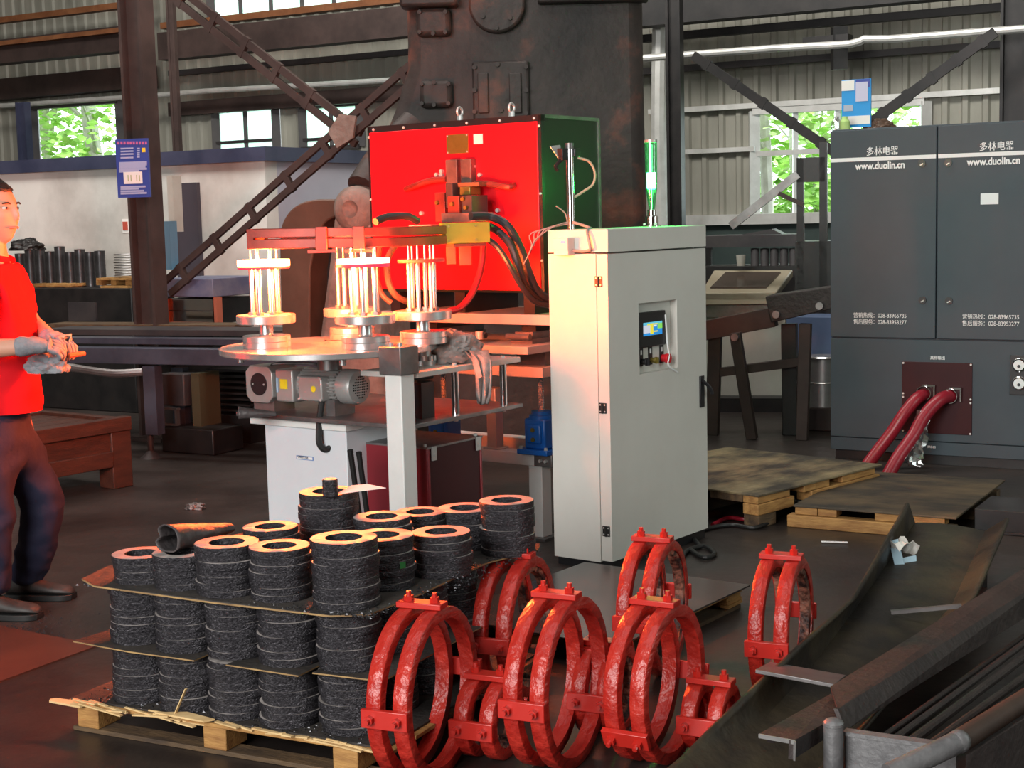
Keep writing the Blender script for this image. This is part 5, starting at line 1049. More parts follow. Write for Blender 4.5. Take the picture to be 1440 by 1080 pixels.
for k, (u0, v0, Y0, u1, v1, Y1, r) in enumerate(((1258, 1034, 3.62, 1480, 868, 4.95, .010), (1283, 1036, 3.58, 1480, 886, 4.8, .013), (1312, 1040, 3.54, 1480, 915, 4.6, .012), (1240, 1032, 3.66, 1460, 872, 5.0, .008))):
    mb = MB(); mb.cyl(P(u0, v0, Y0) + Vector((0, 0, -.01)), P(u1, v1, Y1) + Vector((0, 0, -.02)), r, n=10); tag(mb.build('round_bar', beam_m), ['second', 'third', 'rightmost', 'thinnest leftmost'][k] + ' dark round bar lying in the steel basket, counted from left', 'bar')
# ================================================================== BACKGROUND EQUIPMENT
def pbox(mb, pl, u0, v0, u1, v1, o0, o1, zmin=None):
    a = pl.at(u0, v0, o1); b = pl.at(u1, v1, o1); z0 = b[1] if zmin is None else zmin
    if z0 < 0: z0 = 0
    mb.prism([pl.w(a[0], z0, o1), pl.w(b[0], z0, o1), pl.w(b[0], a[1], o1), pl.w(a[0], a[1], o1)], -pl.n * (o1 - o0)); return mb
RAD30 = math.radians(-30)
# conveyor at left
KP = Plane((P(205, 500, 9.6).x, 9.6), math.radians(-22)); kv = thing('roller_conveyor', 'long blue grey conveyor beam crossing behind the worker and the turntable', 'conveyor')
pbox(MB(), KP, 60, 488, 470, 517, -.05, .05).build('front_beam', steelblue, kv, bevel=.005)
pbox(MB(), KP, 60, 475, 470, 487, -.25, -.10).build('inner_rail', steelblue, kv)
pbox(MB(), KP, 60, 463, 470, 474, -.65, -.35).build('guide_rail', steel_dk, kv)
o = pbox(MB(), KP, 60, 456, 330, 463, -.95, -.70).build('back_rail', wood_dk, kv)
z0 = KP.at(205, 517)[1]
for (u0, u1) in ((200, 222),):
    l = pbox(MB(), KP, u0, 515, u1, 612, -.04, .04).build('leg', steelblue, kv); a = KP.at((u0 + u1) / 2, 612); c = KP.w(a[0], 0); mb = MB(); mb.cyl(c, (c.x, c.y, a[1] + .02), .02, n=10); mb.cyl(c, (c.x, c.y, .05), .07, .02, n=14); mb.build('levelling_foot', steel_dk, l)
l = pbox(MB(), KP, 240, 517, 262, 620, -.45, -.38).build('leg', steelblue, kv); l = pbox(MB(), KP, 410, 517, 432, 620, -.1, -.02, 0).build('leg', steel_dk, kv)
t = thing('roller_drive', 'dusty drive box with small frame hanging under the conveyor', 'drive unit'); KQ = Plane((P(250, 560, 9.9).x, 9.9), RAD30)
pbox(MB(), KQ, 226, 525, 260, 572, -.2, .05).build('gear_box', steel_dk, t, bevel=.01); pbox(MB(), KQ, 226, 600, 300, 622, -.2, .1, 0).build('base', steel_bk, t, bevel=.01)
mb = MB()
for q in ((224, 574, 228, 598), (245, 574, 249, 598), (224, 573, 249, 577), (224, 595, 249, 599)): pbox(mb, KQ, *q, .06, .09)
mb.build('square_frame', steel_mid, t)
pbox(MB(), KQ, 268, 525, 283, 600, -.2, .0, 0).build('olive_post', mat('olive_paint', (.07, .06, .03)), t)
hose('drag_chain', 'grey ribbed cable chain hanging under the conveyor by the gloves', [P(85, 514, 9.3), P(120, 520, 9.2), P(160, 525, 9.1), P(200, 523, 9.1)], .025, steel_mid, 'cable chain')
# radiator like stack under the conveyor by the motor
t = thing('plate_stack', 'dark stacked steel plates under the conveyor left of the gearmotor', 'plate stack'); KS = Plane((P(330, 540, 10.2).x, 10.2), RAD30)
for k in range(8): mb = MB(); pbox(mb, KS, 290 + (k % 2) * 3, 518 + k * 8, 352, 524 + k * 8, -.6, 0); mb.build('plate', steel_bk, t)
pbox(MB(), KS, 290, 582, 352, 590, -.6, .02, 0).build('base', steel_bk, t)
# red brown timber crate bench
bo = G(188, 683); bn = thing('timber_bench', 'low red brown timber bench behind the worker legs', 'bench', bo, math.radians(54)); H_ = .40
for (x0, x1, y0, y1) in ((-.14, 0, -.0, .13), (-.14, 0, .75, .88), (-1.2, -1.06, 0, .13), (-1.2, -1.06, .75, .88)): mb = MB(); mb.b2((x0, y0, 0), (x1, y1, H_)); mb.build('leg', wood_red, bn, bevel=.006)
mb = MB(); mb.b2((-1.2, -.012, H_ - .07), (.0, .06, H_ + .01)); mb.build('top_rail', wood_red, bn, bevel=.004); mb = MB(); mb.b2((-1.06, .02, H_ - .18), (-.14, .06, H_ - .07)); mb.build('side_board', wood_red, bn)
mb = MB(); mb.b2((-1.2, -.006, .13), (-.14, .06, H_ - .18)); mb.build('lower_rail', wood_red, bn, bevel=.004); mb = MB(); mb.b2((-.06, .13, .13), (0, .75, H_)); mb.build('end_rail', wood_red, bn, bevel=.004)
for k in range(7): mb = MB(); mb.b2((-1.2, .06 + k * .117, H_ - .05), (-.0, .17 + k * .117, H_ - .02)); mb.build('board', wood_red, bn, bevel=.002)
# stock and pallets against the control room
SP = Plane((P(110, 370, 12.6).x, 12.4), RAD30)
t = thing('low_storage_rack', 'dark low storage rack loaded with parts before the plaster wall', 'rack')
pbox(MB(), SP, 40, 405, 187, 460, -.4, .1, 0).build('body', steel_bk, t, bevel=.01); pbox(MB(), SP, 95, 425, 135, 452, .1, .12).build('dark_tray', steel_dk, t)
def spal(label, u0, v0, u1, v1, off):
    t = thing('wooden_pallet', label, 'pallet'); h = (v1 - v0)
    pbox(MB(), SP, u0, v0, u1, v0 + h * .3, off - .35, off).build('deck_board', wood_m, t)
    for f in (0, .42, .84): pbox(MB(), SP, u0 + (u1 - u0) * f, v0 + h * .3, u0 + (u1 - u0) * (f + .16), v1, off - .33, off - .02).build('block', wood_m, t)
spal('small pale pallet end under the dark cylinders', 42, 399, 100, 412, .02); spal('yellow pallet under the wire coil', 135, 391, 184, 401, .03); spal('lower pale pallet right of the dark tray near column', 141, 402, 180, 421, .06)
for k, u in enumerate((30, 44, 58, 72, 86, 100, 114, 128, 142)):
    p = SP.at(u, 390, -.15); c = SP.w(p[0], SP.at(u, 404, -.15)[1] + .0, -.15); hgt = SP.at(u, (356, 350, 348, 353, 346, 354, 350, 354, 352)[k], -.15)[1] - c.z
    mb = MB(); pr = []; n = 8
    for i in range(n): z = hgt * i / n; pr += [(.043, z), (.0445, z + hgt / n * .9)]
    mb.lathe([(0, 0)] + pr + [(.02, hgt), (0, hgt)], n=20); tag(mb.build('part_stack', MATS['stack_steel'] if k else mat('stack_steel', (.035, .035, .037), (.08, .08, .085), 6, .35, .6), loc=c), '%s dark cylindrical stack of parts on the rear rack from left' % ORD[k].replace('topmost', 'first'), 'part stack', 'cylindrical part stacks on the rear rack')
c = SP.w(SP.at(167, 383, .0)[0], SP.at(167, 389, 0)[1], -.1); mb = MB()
for k in range(9): mb.lathe([(.10 + .006 * math.cos(a), .006 * math.sin(a) + .008 + k * .021) for a in [i * PI / 3 for i in range(6)]], (.004 * math.sin(k * 2), 0, 0), 24, True)
tag(mb.build('wire_coil', steel_mid, loc=c), 'ribbed grey wire coil on a pallet left of the column', 'wire coil')
c = SP.w(SP.at(38, 350, .1)[0], SP.at(38, 352, .1)[1], .1); rag('scrap_heap', 'black jagged scrap heap on the rack behind the worker', 'scrap heap', c, (.13, .1, .07), steel_bk, 9)
t = thing('tool_cart', 'grey blue topped tool cart with glazed lower box behind the fixtures', 'cart'); TP = Plane((P(265, 420, 10.9).x, 10.9), RAD30)
pbox(MB(), TP, 222, 392, 300, 418, -.5, .02).build('top_tray', mat('scuffed_blue_grey', (.10, .11, .20), (.20, .20, .26), 5, .5), t, bevel=.006); pbox(MB(), TP, 234, 420, 302, 456, -.5, -.06).build('dark_interior', steel_bk, t)
for q in ((231, 420, 235, 457), (300, 418, 306, 457), (231, 453, 306, 458)): pbox(MB(), TP, *q, -.06, .0).build('frame_bar', mat('salmon_frame', (.45, .14, .08)), t)
pbox(MB(), TP, 235, 436, 300, 438, -.05, -.03).build('frame_bar', steel_dk, t); pbox(MB(), TP, 235, 420, 300, 454, -.04, -.035).build('glass_front', film_m, t); pbox(MB(), TP, 236, 458, 300, 470, -.4, 0, 0).build('base', steel_bk, t)
a = TP.at(214, 424, .1); mb = MB(); c = TP.w(a[0], 0, .1); mb.cyl(c, (c.x, c.y, a[1]), .055, n=18); tag(mb.build('steel_pipe_post', steel_mid), 'short grey pipe post just right of the main column foot', 'post')
a = TP.at(240, 345, -.2); c = TP.w(a[0], a[1], -.2); mb = MB(); mb.box(c, (.07, .08, .36), RAD30); tag(mb.build('blue_gas_hose_box', mat('faded_blue_paint', (.12, .25, .36))), 'narrow faded blue box right of the main column', 'box')
pbm = MB(); pbox(pbm, TP, 234, 247, 246, 326, -.6, -.5); tag(pbm.build('white_board', offwh_m), 'narrow white board edge right of the main column', 'board')
# notice board on the main column
NP = Plane((P(186, 236, 10.1).x, 10.1), math.radians(-12)); nb = thing('notice_board', 'blue safety notice board hanging on the brown steel column', 'sign', NP.o + Vector((0, 0, 1.8)), NP.yaw)
def nbx(nm, u0, v0, u1, v1, y0, y1, m, par=None): a = NP.at(u0, v0); b = NP.at(u1, v1); mb = MB(); mb.b2((a[0], -y1, b[1] - 1.8), (b[0], -y0, a[1] - 1.8)); return mb.build(nm, m, par or nb)
nbx('board', 162, 196, 212, 277, -.012, .004, sign_blue); pale = mat('pale_blue_print', (.36, .40, .62)); 
for k in range(10): nbx('title_mark', 165.5 + k * 4.3, 199, 168.5 + k * 4.3, 203, .004, .0055, mat('red_pink_print', (.55, .12, .30)) if k == 0 else MATS['red_pink_print'])
for v in (208, 212, 216, 221): nbx('text_line', 170, v, 188, v + 1.6, .004, .0055, pale)
for v in (208, 211, 214, 217, 220): nbx('text_line', 193, v, 197, v + 1.6, .004, .0055, pale)
nbx('yellow_note', 200, 208, 205, 214, .004, .006, yellow_m)
for v, e in ((228, 207), (231, 207), (234, 205), (237, 207), (240, 196)): nbx('text_line', 168, v, e, v + 1.7, .004, .0055, pale)
nbx('white_panel', 174, 242, 201, 258, .004, .006, paper_m); 
for u in (180, 184, 192, 196): nbx('green_sketch', u, 246, u + 1.6, 255, .006, .007, mat('sage_print', (.35, .42, .2)))
for v, e in ((262, 205), (265, 196), (268, 203), (271, 207)): nbx('text_line', 170, v, e, v + 1.5, .004, .0055, pale)
# ---------------- right background
QP = Plane((P(1070, 480, 9.9).x, 9.9), math.radians(-20))
t = thing('roller_stand', 'rusty brown steel stand with raised tray right of the control cabinet', 'stand')
def qbar(nm, pts, w, h, off, m): a = QP.at(*pts[0], off); b = QP.at(*pts[1], off); mb = MB(); mb.bar(QP.w(a[0], max(a[1], 0), off), QP.w(b[0], max(0, b[1]), off), w, h, up=QP.n); return mb.build(nm, m, t, bevel=.004)
qbar('top_rail', ((985, 466), (1090, 445)), .13, .12, 0, steel_br); qbar('leg', ((1006, 470), (1002, 640)), .085, .07, 0, steel_br); qbar('leg', ((1034, 468), (1058, 640)), .07, .07, .15, steel_br); qbar('leg', ((1110, 455), (1112, 640)), .10, .08, -.1, steel_bk); qbar('leg', ((1133, 455), (1128, 640)), .075, .07, .12, steel_br)
qbar('cross_bar', ((1000, 525), (1130, 508)), .06, .05, 0, steel_br)
a, b, c, d = [QP.at(*q, .2) for q in ((1076, 417), (1172, 403), (1172, 434), (1084, 454))]; mb = MB(); mb.prism([QP.w(*q, .2) for q in (a, b, c, d)], -QP.n * .35); tr_ = mb.build('tray', beam_m, t, bevel=.006)
for (u, v) in ((1092, 442), (1153, 430), (1034, 474)): q = QP.at(u, v, .21); c = QP.w(q[0], q[1], .21); mb = MB(); mb.cyl(c, c + QP.n * .03, .025, n=10); mb.build('bolt', steel_mid, tr_)
t = thing('machine_hood', 'beige slanted machine hood with brown viewing pane', 'machine'); MPn = Plane((P(1050, 400, 11.2).x, 11.2), math.radians(-12))
a = [MPn.at(u, v, o) for u, v, o in ((985, 412, 0), (1090, 412, 0))]; w0 = MPn.w(a[0][0], a[0][1], 0); w1 = MPn.w(a[1][0], a[1][1], 0); bk = -MPn.n * .55 + Vector((0, 0, .15)); sd = MPn.d * .12
mb = MB(); mb.prism([w0, w1, w1 + bk + sd, w0 + bk + sd * .5], (0, 0, -.06)); mb.build('hood_top', beige_m, t, bevel=.01)
f = lambda x, y: w0.lerp(w1, x) + (bk + sd * (.5 + .5 * x)) * y; mb = MB(); mb.prism([f(.10, .18), f(.84, .18), f(.88, .84), f(.18, .84)], (0, 0, .012)); mb.build('viewing_pane', brownwin, t)
mb = MB(); pbox(mb, MPn, 985, 412, 1090, 428, -.5, 0.0); mb.build('front_lip', beige_m, t, bevel=.006); pbox(MB(), MPn, 988, 428, 1100, 445, -.5, -.05).build('grey_band', steel_mid, t); pbox(MB(), MPn, 990, 445, 1105, 640, -.5, -.08, 0).build('white_body', offwh_m, t)
pbox(MB(), MPn, 985, 560, 1100, 650, -.08, .1, 0).build('dark_base', steel_bk, t)
q = MPn.at(1042, 374, -.45); c = MPn.w(q[0], q[1], -.45); mb = MB(); mb.cyl(c, c + Vector((0, 0, .085)), .03, .038, n=16); tag(mb.build('paper_cup', offwh_m), 'white cup standing on the beige machine hood', 'cup')
RP = Plane((P(1080, 360, 12.0).x, 12.0), math.radians(-15))
t = thing('storage_table', 'dark table loaded with parts below the right window', 'table'); pbox(MB(), RP, 985, 376, 1150, 400, -.6, 0, 0).build('body', steel_bk, t); pbox(MB(), RP, 990, 332, 1125, 346, -.7, -.1).build('upper_shelf', steel_dk, t); pbox(MB(), RP, 992, 346, 1000, 376, -.6, -.5).build('post', steel_bk, t); pbox(MB(), RP, 1120, 346, 1126, 376, -.6, -.5).build('post', steel_bk, t)
for k in range(6):
    q = RP.at(1062 + k * 13.5, 376, -.15); c = RP.w(q[0], q[1], -.15); mb = MB(); pr = [(0, 0)]
    for i in range(6): pr += [(.034, i * .026), (.036, i * .026 + .022)]
    mb.lathe(pr + [(0, .158)], n=18); tag(mb.build('part_stack', steel_dk, loc=c), '%s grey part stack from left on the table behind beige hood' % ORD[k].replace('topmost', 'first'), 'part stack', 'part stacks behind the beige hood')
q = [RP.at(*p, -.3) for p in ((1020, 334), (1085, 322), (1118, 338))]; mb = MB(); mb.prism([RP.w(*p, -.3) for p in q], -RP.n * .4); tag(mb.build('bent_sheet', steel_dk), 'bent grey sheet lying on the shelf under the right window', 'sheet')
t = thing('steel_gantry', 'black steel gantry frame in front of the right window', 'frame'); GP_ = Plane((P(1140, 280, 11.0).x, 11.0), math.radians(-15))
for q in ((1120, 222, 1130, 345), (1152, 200, 1163, 345), (1120, 222, 1160, 255)): pbox(MB(), GP_, *q, -.1, 0, None if q[1] == 222 and q[2] > 1150 else 0.6).build('post' if q[3] > 300 else 'head_panel', steel_bk, t)
a, b = GP_.at(1028, 318), GP_.at(1122, 245); mb = MB(); mb.bar(GP_.w(*a), GP_.w(*b), .06, .06, up=GP_.n); mb.build('strut', steel_mid, t); a, b = GP_.at(1095, 272, .1), GP_.at(1130, 288, .1); mb = MB(); mb.bar(GP_.w(*a, .1), GP_.w(*b, .1), .03, .06, up=GP_.n); mb.build('short_arm', steel_br, t)
pbox(MB(), GP_, 1118, 340, 1175, 420, -.5, .0, 0).build('base_cabinet', steel_bk, t)
t = thing('blue_machine', 'blue machine panel with small red sticker behind the slate cabinet', 'machine'); BPn = Plane((P(1140, 470, 10.6).x, 10.6), RAD30)
pbox(MB(), BPn, 1106, 446, 1200, 510, -.4, 0).build('blue_panel', mat('denim_blue_panel', (.10, .15, .27), (.14, .19, .32), 4, .5), t); pbox(MB(), BPn, 1110, 490, 1118, 505, 0, .006).build('red_sticker', mat('red_sticker', (.6, .02, .03)), t)
pbox(MB(), BPn, 1104, 512, 1130, 540, -.3, 0).build('outlet_panel', offwh_m, t); pbox(MB(), BPn, 1104, 540, 1200, 640, -.4, -.02, 0).build('base', steel_bk, t); q = BPn.at(1113, 526, .002); c = BPn.w(q[0], q[1], .002); mb = MB(); mb.cyl(c, c - BPn.n * .02, .05, n=20); mb.build('round_outlet', rubber_m, t)
q = BPn.at(1158, 572, .35); c = BPn.w(q[0], 0, .35); zt_ = BPn.at(1158, 500, .35)[1]; zb = BPn.at(1158, 570, .35)[1]; mb = MB(); mb.lathe([(0, zb), (.12, zb), (.12, zb + .16), (.125, zb + .165), (.12, zb + .17), (.12, zt_ - .02), (.128, zt_ - .01), (.12, zt_), (0, zt_)], c, 30); tag(mb.build('metal_drum', steel_lt), 'shiny metal drum left of the slate cabinet', 'drum')
mb = MB(); mb.box((c.x, c.y, zb / 2), (.32, .3, zb), RAD30); tag(mb.build('drum_plinth', steel_br, bevel=.01), 'brown box under the shiny metal drum', 'box')
# small litter on the floor
q = G(275, 716); rag('metal_scrap', 'small bent grey scrap lying alone on the floor', 'scrap', q, (.05, .03, .025), steel_mid, 12)
mb = MB(); rr = random.Random(8)
for k in range(160):
    q = G(rr.gauss(45, 30), rr.gauss(882, 14)); s = rr.uniform(.002, .006); vs = [mb.bm.verts.new(q + Vector((a, b, c)) * s) for a, b, c in ((-1, -1, 0), (1, -1, 0), (0, 1, 0), (0, 0, 1))]
    for f in ((0, 1, 3), (1, 2, 3), (2, 0, 3)): mb.bm.faces.new([vs[i] for i in f])
tag(mb.build('floor_chips', chip_m, smooth=0), 'loose scale chips on floor in front of the worker shoes', 'metal chips', kind='stuff')
# ================================================================== WORKER
def skin_obj(name, chains, m, parent, lev=2, extra=None):
    bm = bmesh.new(); sl = bm.verts.layers.skin.verify(); names = {}; first = True
    for ch in chains:
        prev = None
        for nm, co, r in ch:
            if nm in names: v = names[nm]
            else:
                v = bm.verts.new(Vector(co)); names[nm] = v; d = v[sl]; d.radius = (r, r) if not isinstance(r, tuple) else r
                if first: d.use_root = True; first = False
            if prev is not None and prev is not v and not bm.edges.get((prev, v)): bm.edges.new((prev, v))
            prev = v
    me = bpy.data.meshes.new(name); bm.to_mesh(me); bm.free(); o = bpy.data.objects.new(name, me); COL.objects.link(o); me.materials.append(m)
    k = o.modifiers.new('skin', 'SKIN'); k.use_smooth_shade = True; o.modifiers.new('sub', 'SUBSURF').levels = lev; o.modifiers['sub'].render_levels = lev
    dg = bpy.context.evaluated_depsgraph_get(); me2 = bpy.data.meshes.new_from_object(o.evaluated_get(dg)); bpy.data.objects.remove(o)
    bm = bmesh.new(); bm.from_mesh(me2)
    if extra: extra(bm)
    me2.clear_geometry(); bm.to_mesh(me2); bm.free(); me2.name = name; me2.materials.clear(); me2.materials.append(m); me2.shade_smooth()
    o = bpy.data.objects.new(name, me2); COL.objects.link(o); o.parent = parent; return o
wk = thing('person', 'worker in red polo shirt and navy trousers wearing grey work gloves', 'person', (0, 0, 0))
def W3(u, v, Y): return P(u, v, Y)
hc = W3(-8, 300, 5.80)      # head centre
HYAW = math.radians(-22)
def head_geo(bm, grow=1.0, cut=None):
    r = bmesh.ops.create_uvsphere(bm, u_segments=40, v_segments=30, radius=1.0)['verts']; Rz = Matrix.Rotation(HYAW, 3, 'Z')
    for v in r:
        n = v.co.copy(); x, y, z = n.x * .098, n.y * .076, n.z * .122
        if n.z < 0:
            t = -n.z; y *= 1 - .32 * t * t; x *= 1 - .10 * t
            if n.x > 0: x += .020 * t * (1 - abs(n.y)) * (n.x > .2)
            if n.x < 0: x *= 1 - .38 * t; z += .02 * t
        if n.x > .1:
            f = max(0, 1 - abs(n.y) / .16); zz = z
            nose = math.exp(-((zz + .012) / .020) ** 2) * .9 + math.exp(-((zz - .018) / .022) ** 2) * .35
            x += .026 * f ** .8 * nose * max(0, n.x)
            x += .006 * math.exp(-((zz - .034) / .011) ** 2) * max(0, 1 - abs(n.y) / .6)           # brow
            ey = math.exp(-((abs(y) - .032) / .016) ** 2 - ((zz - .018) / .011) ** 2); x -= .009 * ey
            x += .008 * math.exp(-((zz + .050) / .007) ** 2) * max(0, 1 - abs(y) / .028) + .008 * math.exp(-((zz + .064) / .007) ** 2) * max(0, 1 - abs(y) / .026) - .005 * math.exp(-((zz + .057) / .003) ** 2) * max(0, 1 - abs(y) / .03)
            x += .008 * math.exp(-((zz + .098) / .016) ** 2) * max(0, 1 - abs(y) / .035)            # chin
            x += .004 * math.exp(-((abs(y) - .045) / .018) ** 2 - ((zz + .012) / .02) ** 2)
        v.co = hc + Rz @ (Vector((x, y, z)) * grow)
    return r
def ears(bm):
    Rz = Matrix.Rotation(HYAW, 3, 'Z')
    for s in (-1, 1):
        e = bmesh.ops.create_uvsphere(bm, u_segments=14, v_segments=10, radius=1.0)['verts']
        for v in e: v.co = hc + Rz @ Vector((v.co.x * .018 - .012, v.co.y * .009 + s * .074, v.co.z * .032 - .002))
def body_extra(bm): head_geo(bm); ears(bm)
sh_r, sh_l = W3(-30, 392, 5.62), W3(12, 390, 5.98); el_r, el_l = W3(-38, 492, 5.52), W3(40, 452, 6.05); wr_r, wr_l = W3(38, 487, 5.55), W3(72, 476, 5.80)
neck0, neck1 = W3(-16, 362, 5.80), W3(-11, 325, 5.80); ch, ab, pv = W3(-8, 415, 5.80), W3(-4, 500, 5.80), W3(-4, 580, 5.80)
hip_l, kn_l, an_l = W3(18, 605, 5.90), W3(56, 700, 5.94), W3(36, 822, 5.97); hip_r, kn_r, an_r = W3(-20, 605, 5.70), W3(-12, 715, 5.70), W3(-14, 842, 5.68)
bd = skin_obj('body', [[('pv', pv, .095), ('ab', ab, .10), ('ch', ch, .13), ('n0', neck0, .062), ('n1', neck1, .055), ('n2', hc + Vector((-.02, 0, -.02)), .06)],
     [('ch', ch, .13), ('sr', sh_r, .062), ('er', el_r, .045), ('wr', wr_r, .032)], [('ch', ch, .13), ('sl', sh_l, .062), ('el', el_l, .045), ('wl', wr_l, .032)],
     [('pv', pv, .11), ('hl', hip_l, .085), ('kl', kn_l, .06), ('al', an_l, .042)], [('pv', pv, .11), ('hr', hip_r, .085), ('kr', kn_r, .06), ('ar', an_r, .042)]], skin_m, wk, 2, body_extra)
rm_ = bd.modifiers.new('one_surface', 'REMESH'); rm_.mode = 'VOXEL'; rm_.voxel_size = .0042; rm_.use_smooth_shade = True
sm_ = bd.modifiers.new('soft', 'SMOOTH'); sm_.factor = .5; sm_.iterations = 2
def wrinkle(amp, sc, seed):
    def f(bm):
        bm.normal_update()
        for v in bm.verts: v.co += v.normal * (amp * noise.noise(Vector((v.co.x * sc, v.co.y * sc, v.co.z * sc * 1.6 + seed))) + amp * .5 * noise.noise(v.co * sc * 2.6))
    return f
hem = W3(2, 625, 5.80)
def shirt_cut(bm):
    wrinkle(.010, 9, 2)(bm)
    bmesh.ops.bisect_plane(bm, geom=bm.verts[:] + bm.edges[:] + bm.faces[:], plane_co=W3(0, 578, 5.8), plane_no=(.0, 0, -1), clear_outer=True)
skin_obj('shirt', [[('h', hem, (.168, .172)), ('a', ab + Vector((.02, 0, .02)), (.160, .160)), ('c', ch, (.15, .165)), ('n', neck0 + Vector((0, 0, -.03)), .085), ('n2', neck0 + Vector((.01, 0, .012)), .070)],
    [('c', ch, .15), ('sr', sh_r, .080), ('er', sh_r.lerp(el_r, .66), .072)], [('c', ch, .15), ('sl', sh_l, .080), ('el', sh_l.lerp(el_l, .72), .070)]], shirt_m, wk, 3, shirt_cut)
skin_obj('trousers', [[('p', W3(-6, 530, 5.80), (.135, .135)), ('p2', W3(-6, 600, 5.80), (.152, .15)), ('hl', W3(20, 640, 5.90), .112), ('kl', W3(62, 702, 5.94), .094), ('ml', W3(56, 760, 5.95), .084), ('al', W3(38, 808, 5.97), .072), ('bl', W3(36, 822, 5.97), .066)],
    [('p2', W3(-6, 600, 5.80), .152), ('hr', W3(-20, 645, 5.70), .108), ('kr', kn_r, .092), ('mr', W3(-12, 780, 5.69), .084), ('ar', an_r, .074)]], trous_m, wk, 3, wrinkle(.016, 8, 5))
def shoe(ank, yaw):
    base = Vector((ank.x, ank.y, 0)); mb = MB(); rows = []; n = 18; Rz = Matrix.Rotation(yaw, 3, 'Z')
    st_ = [(-.085, .02, .03, .05), (-.075, .036, .05, .10), (-.03, .042, .055, .115), (.02, .043, .05, .10), (.07, .047, .04, .075), (.12, .051, .036, .066), (.16, .048, .03, .060), (.19, .040, .02, .052), (.205, .024, .01, .034)]
    for x, w_, _, h in st_:
        rows.append([mb.bm.verts.new(base + Rz @ Vector((x, w_ * math.cos(a) * (1.0 if math.sin(a) < 0 else .9), max(.022, (h - .022) * .5 * (1 + math.sin(a)) + .022)))) for a in [k * 2 * PI / n for k in range(n)]])
    for a, b in zip(rows, rows[1:]):
        for k in range(n): mb.bm.faces.new((a[k], a[(k + 1) % n], b[(k + 1) % n], b[k]))
    mb.bm.faces.new(rows[0][::-1]); mb.bm.faces.new(rows[-1]); s = mb.build('shoe', shoe_m, wk, smooth=70); s.modifiers.new('sub', 'SUBSURF').render_levels = 1
    mb = MB(); out = [(x, w_ + .004) for x, w_, _, h in st_]; poly = [base + Rz @ Vector((x, w_, 0)) for x, w_ in out] + [base + Rz @ Vector((x, -w_, 0)) for x, w_ in reversed(out)]; mb.prism(poly, (0, 0, .024)); mb.build('sole', rubber_m, s, bevel=.003)
shoe(an_l, -.12); shoe(an_r, -.15)
mb = MB(); cpos = neck0 + Vector((.012, 0, -.004)); mb.tube([cpos + Vector((math.cos(a) * .074, math.sin(a) * .074, .012 - .022 * math.cos(a))) for a in [.35 + k * (2 * PI - .7) / 14 for k in range(15)]], .014, 8, 2); mb.build('collar', shirt_m, wk)
# hair, brows, eyes
def hair():
    bm = bmesh.new(); r = bmesh.ops.create_uvsphere(bm, u_segments=44, v_segments=34, radius=1.0)['verts']; Rz = Matrix.Rotation(HYAW, 3, 'Z'); kill = []
    for v in r:
        n = v.co.copy(); k = 1 + .05 * noise.noise(n * 5) + .03 * noise.noise(n * 14)
        lim = -.25 if n.x < -.2 else (-.25 + (n.x + .2) * 1.1 if n.x < .55 else .60)
        p = Vector((n.x * .107 - .006, n.y * .087, n.z * .130 + .008)) * k
        if n.z < lim: kill.append(v)
        v.co = hc + Rz @ p
    bmesh.ops.delete(bm, geom=kill, context='VERTS'); mb = MB(); mb.bm.free(); mb.bm = bm; o = mb.build('hair', hair_m, wk, smooth=60); md = o.modifiers.new('t', 'SOLIDIFY'); md.thickness = .014; md.offset = -1
hair(); Rh = Matrix.Rotation(HYAW, 3, 'Z')
for s in (-1, 1):
    mb = MB(); mb.ball((0, 0, 0), .0105, 14, (1, 1.25, .62)); e = mb.build('eye', mat('eye_white', (.75, .72, .68)) if s < 0 else MATS['eye_white'], wk, loc=hc + Rh @ Vector((.0785, s * .032, .018)))
    mb = MB(); mb.ball((0, 0, 0), .0058, 12, (.5, 1, 1)); mb.build('iris', black_pl, e, loc=Rh @ Vector((.0105, 0, 0)))
    mb = MB(); mb.tube([hc + Rh @ Vector((x, s * y, z)) for x, y, z in ((.092, .016, .034), (.093, .030, .039), (.084, .050, .035))], .0035, 6, 3); mb.build('eyebrow', hair_m, wk)
mb = MB(); mb.tube([hc + Rh @ Vector((x, y, z)) for x, y, z in ((.088, -.024, -.057), (.100, -.008, -.055), (.100, .008, -.055), (.088, .024, -.057))], .0045, 8, 3); mb.build('lips', mat('lip_skin', (.48, .17, .14)), wk)
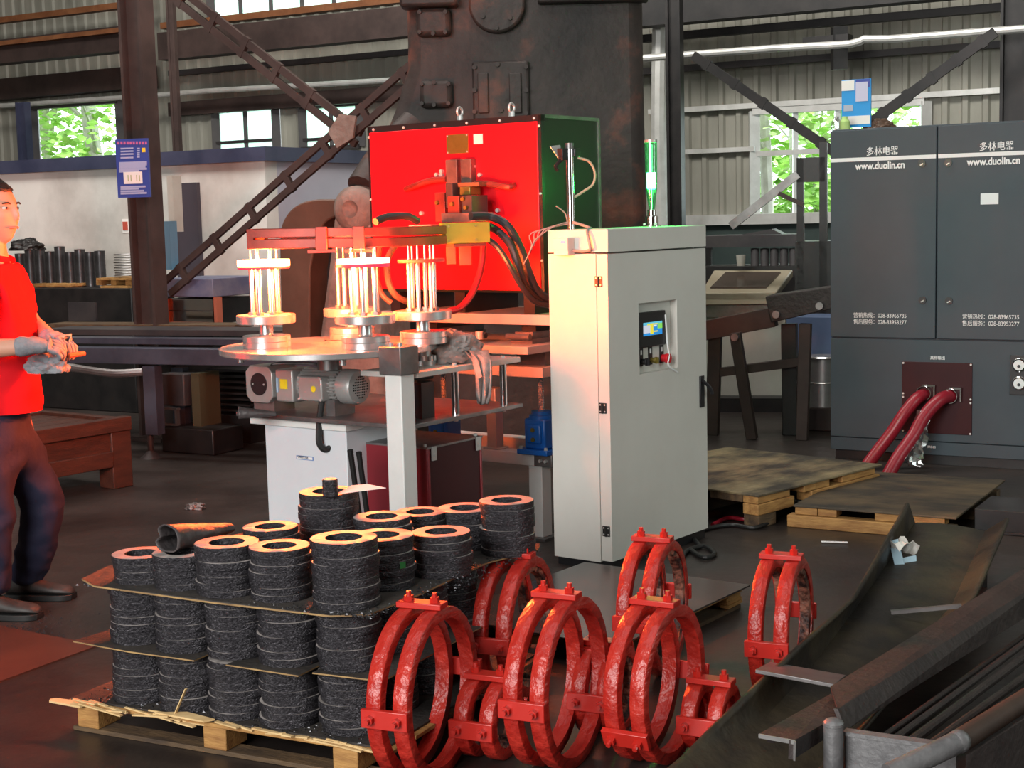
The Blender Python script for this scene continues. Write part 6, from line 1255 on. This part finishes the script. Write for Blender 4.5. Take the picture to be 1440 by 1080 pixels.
# gloved hands: palm plus five separate curled fingers
def hand(wrist, direc, palm_n, name, seed, sx=1):
    d = direc.normalized(); nrm = palm_n.normalized(); sd = d.cross(nrm).normalized() * sx; bm_ch = []
    c0 = wrist - d * .055; bm_ch.append([('w0', c0, .046), ('w', wrist, .038), ('p1', wrist + d * .045, (.042, .030)), ('p2', wrist + d * .085, (.040, .026))])
    L = (.062, .072, .068, .052)
    for k in range(4):
        off = sd * (.030 - .020 * k); k0 = wrist + d * .080 + off; b = L[k]
        k1 = k0 + d * b * .50 + nrm * b * .20; k2 = k1 + d * b * .18 + nrm * b * .46; k3 = k2 - d * b * .22 + nrm * b * .30
        bm_ch.append([('p2', wrist + d * .085, .03), ('f%d0' % k, k0, .0125), ('f%d1' % k, k1, .0118), ('f%d2' % k, k2, .011), ('f%d3' % k, k3, .009)])
    t0 = wrist + d * .025 + sd * .036; t1 = t0 + d * .030 + sd * .018 + nrm * .016; t2 = t1 + d * .026 + nrm * .020 - sd * .004; t3 = t2 + d * .016 + nrm * .014 - sd * .010
    bm_ch.append([('p1', wrist, .03), ('t0', t0, .016), ('t1', t1, .0135), ('t2', t2, .012), ('t3', t3, .010)])
    return skin_obj(name, bm_ch, glove_m, wk, 2, wrinkle(.004, 40, seed))
hand(wr_r, Vector((.95, .28, -.02)), Vector((-.05, .5, -.85)), 'glove', 1, 1)
hand(wr_l, Vector((.75, -.55, -.12)), Vector((0, -.3, -.9)), 'glove', 2, -1)
c = W3(74, 500, 5.66); r_ = rag('bunched_glove', 'spare bunched grey work glove held in the worker hands', 'glove', c + Vector((-.02, 0, -.065)), (.075, .05, .055), glove_m, 15)
mb = MB(); a, b = W3(96, 500, 5.62), W3(118, 497, 5.70); mb.cyl(a, b, .010, n=10); tag(mb.build('hook_handle', mat('orange_handle', (.45, .10, .04))), 'short orange handle tip poking out of the gloved hands', 'handle')
# lettering to plain meshes
dg = bpy.context.evaluated_depsgraph_get()
for o in [o for o in SC.objects if o.type == 'FONT']:
    me = bpy.data.meshes.new_from_object(o.evaluated_get(dg)); n = bpy.data.objects.new(o.name, me); nm = o.name
    COL.objects.link(n); n.parent = o.parent; n.location = o.location; n.rotation_euler = o.rotation_euler; n.scale = o.scale
    bpy.data.objects.remove(o); n.name = nm
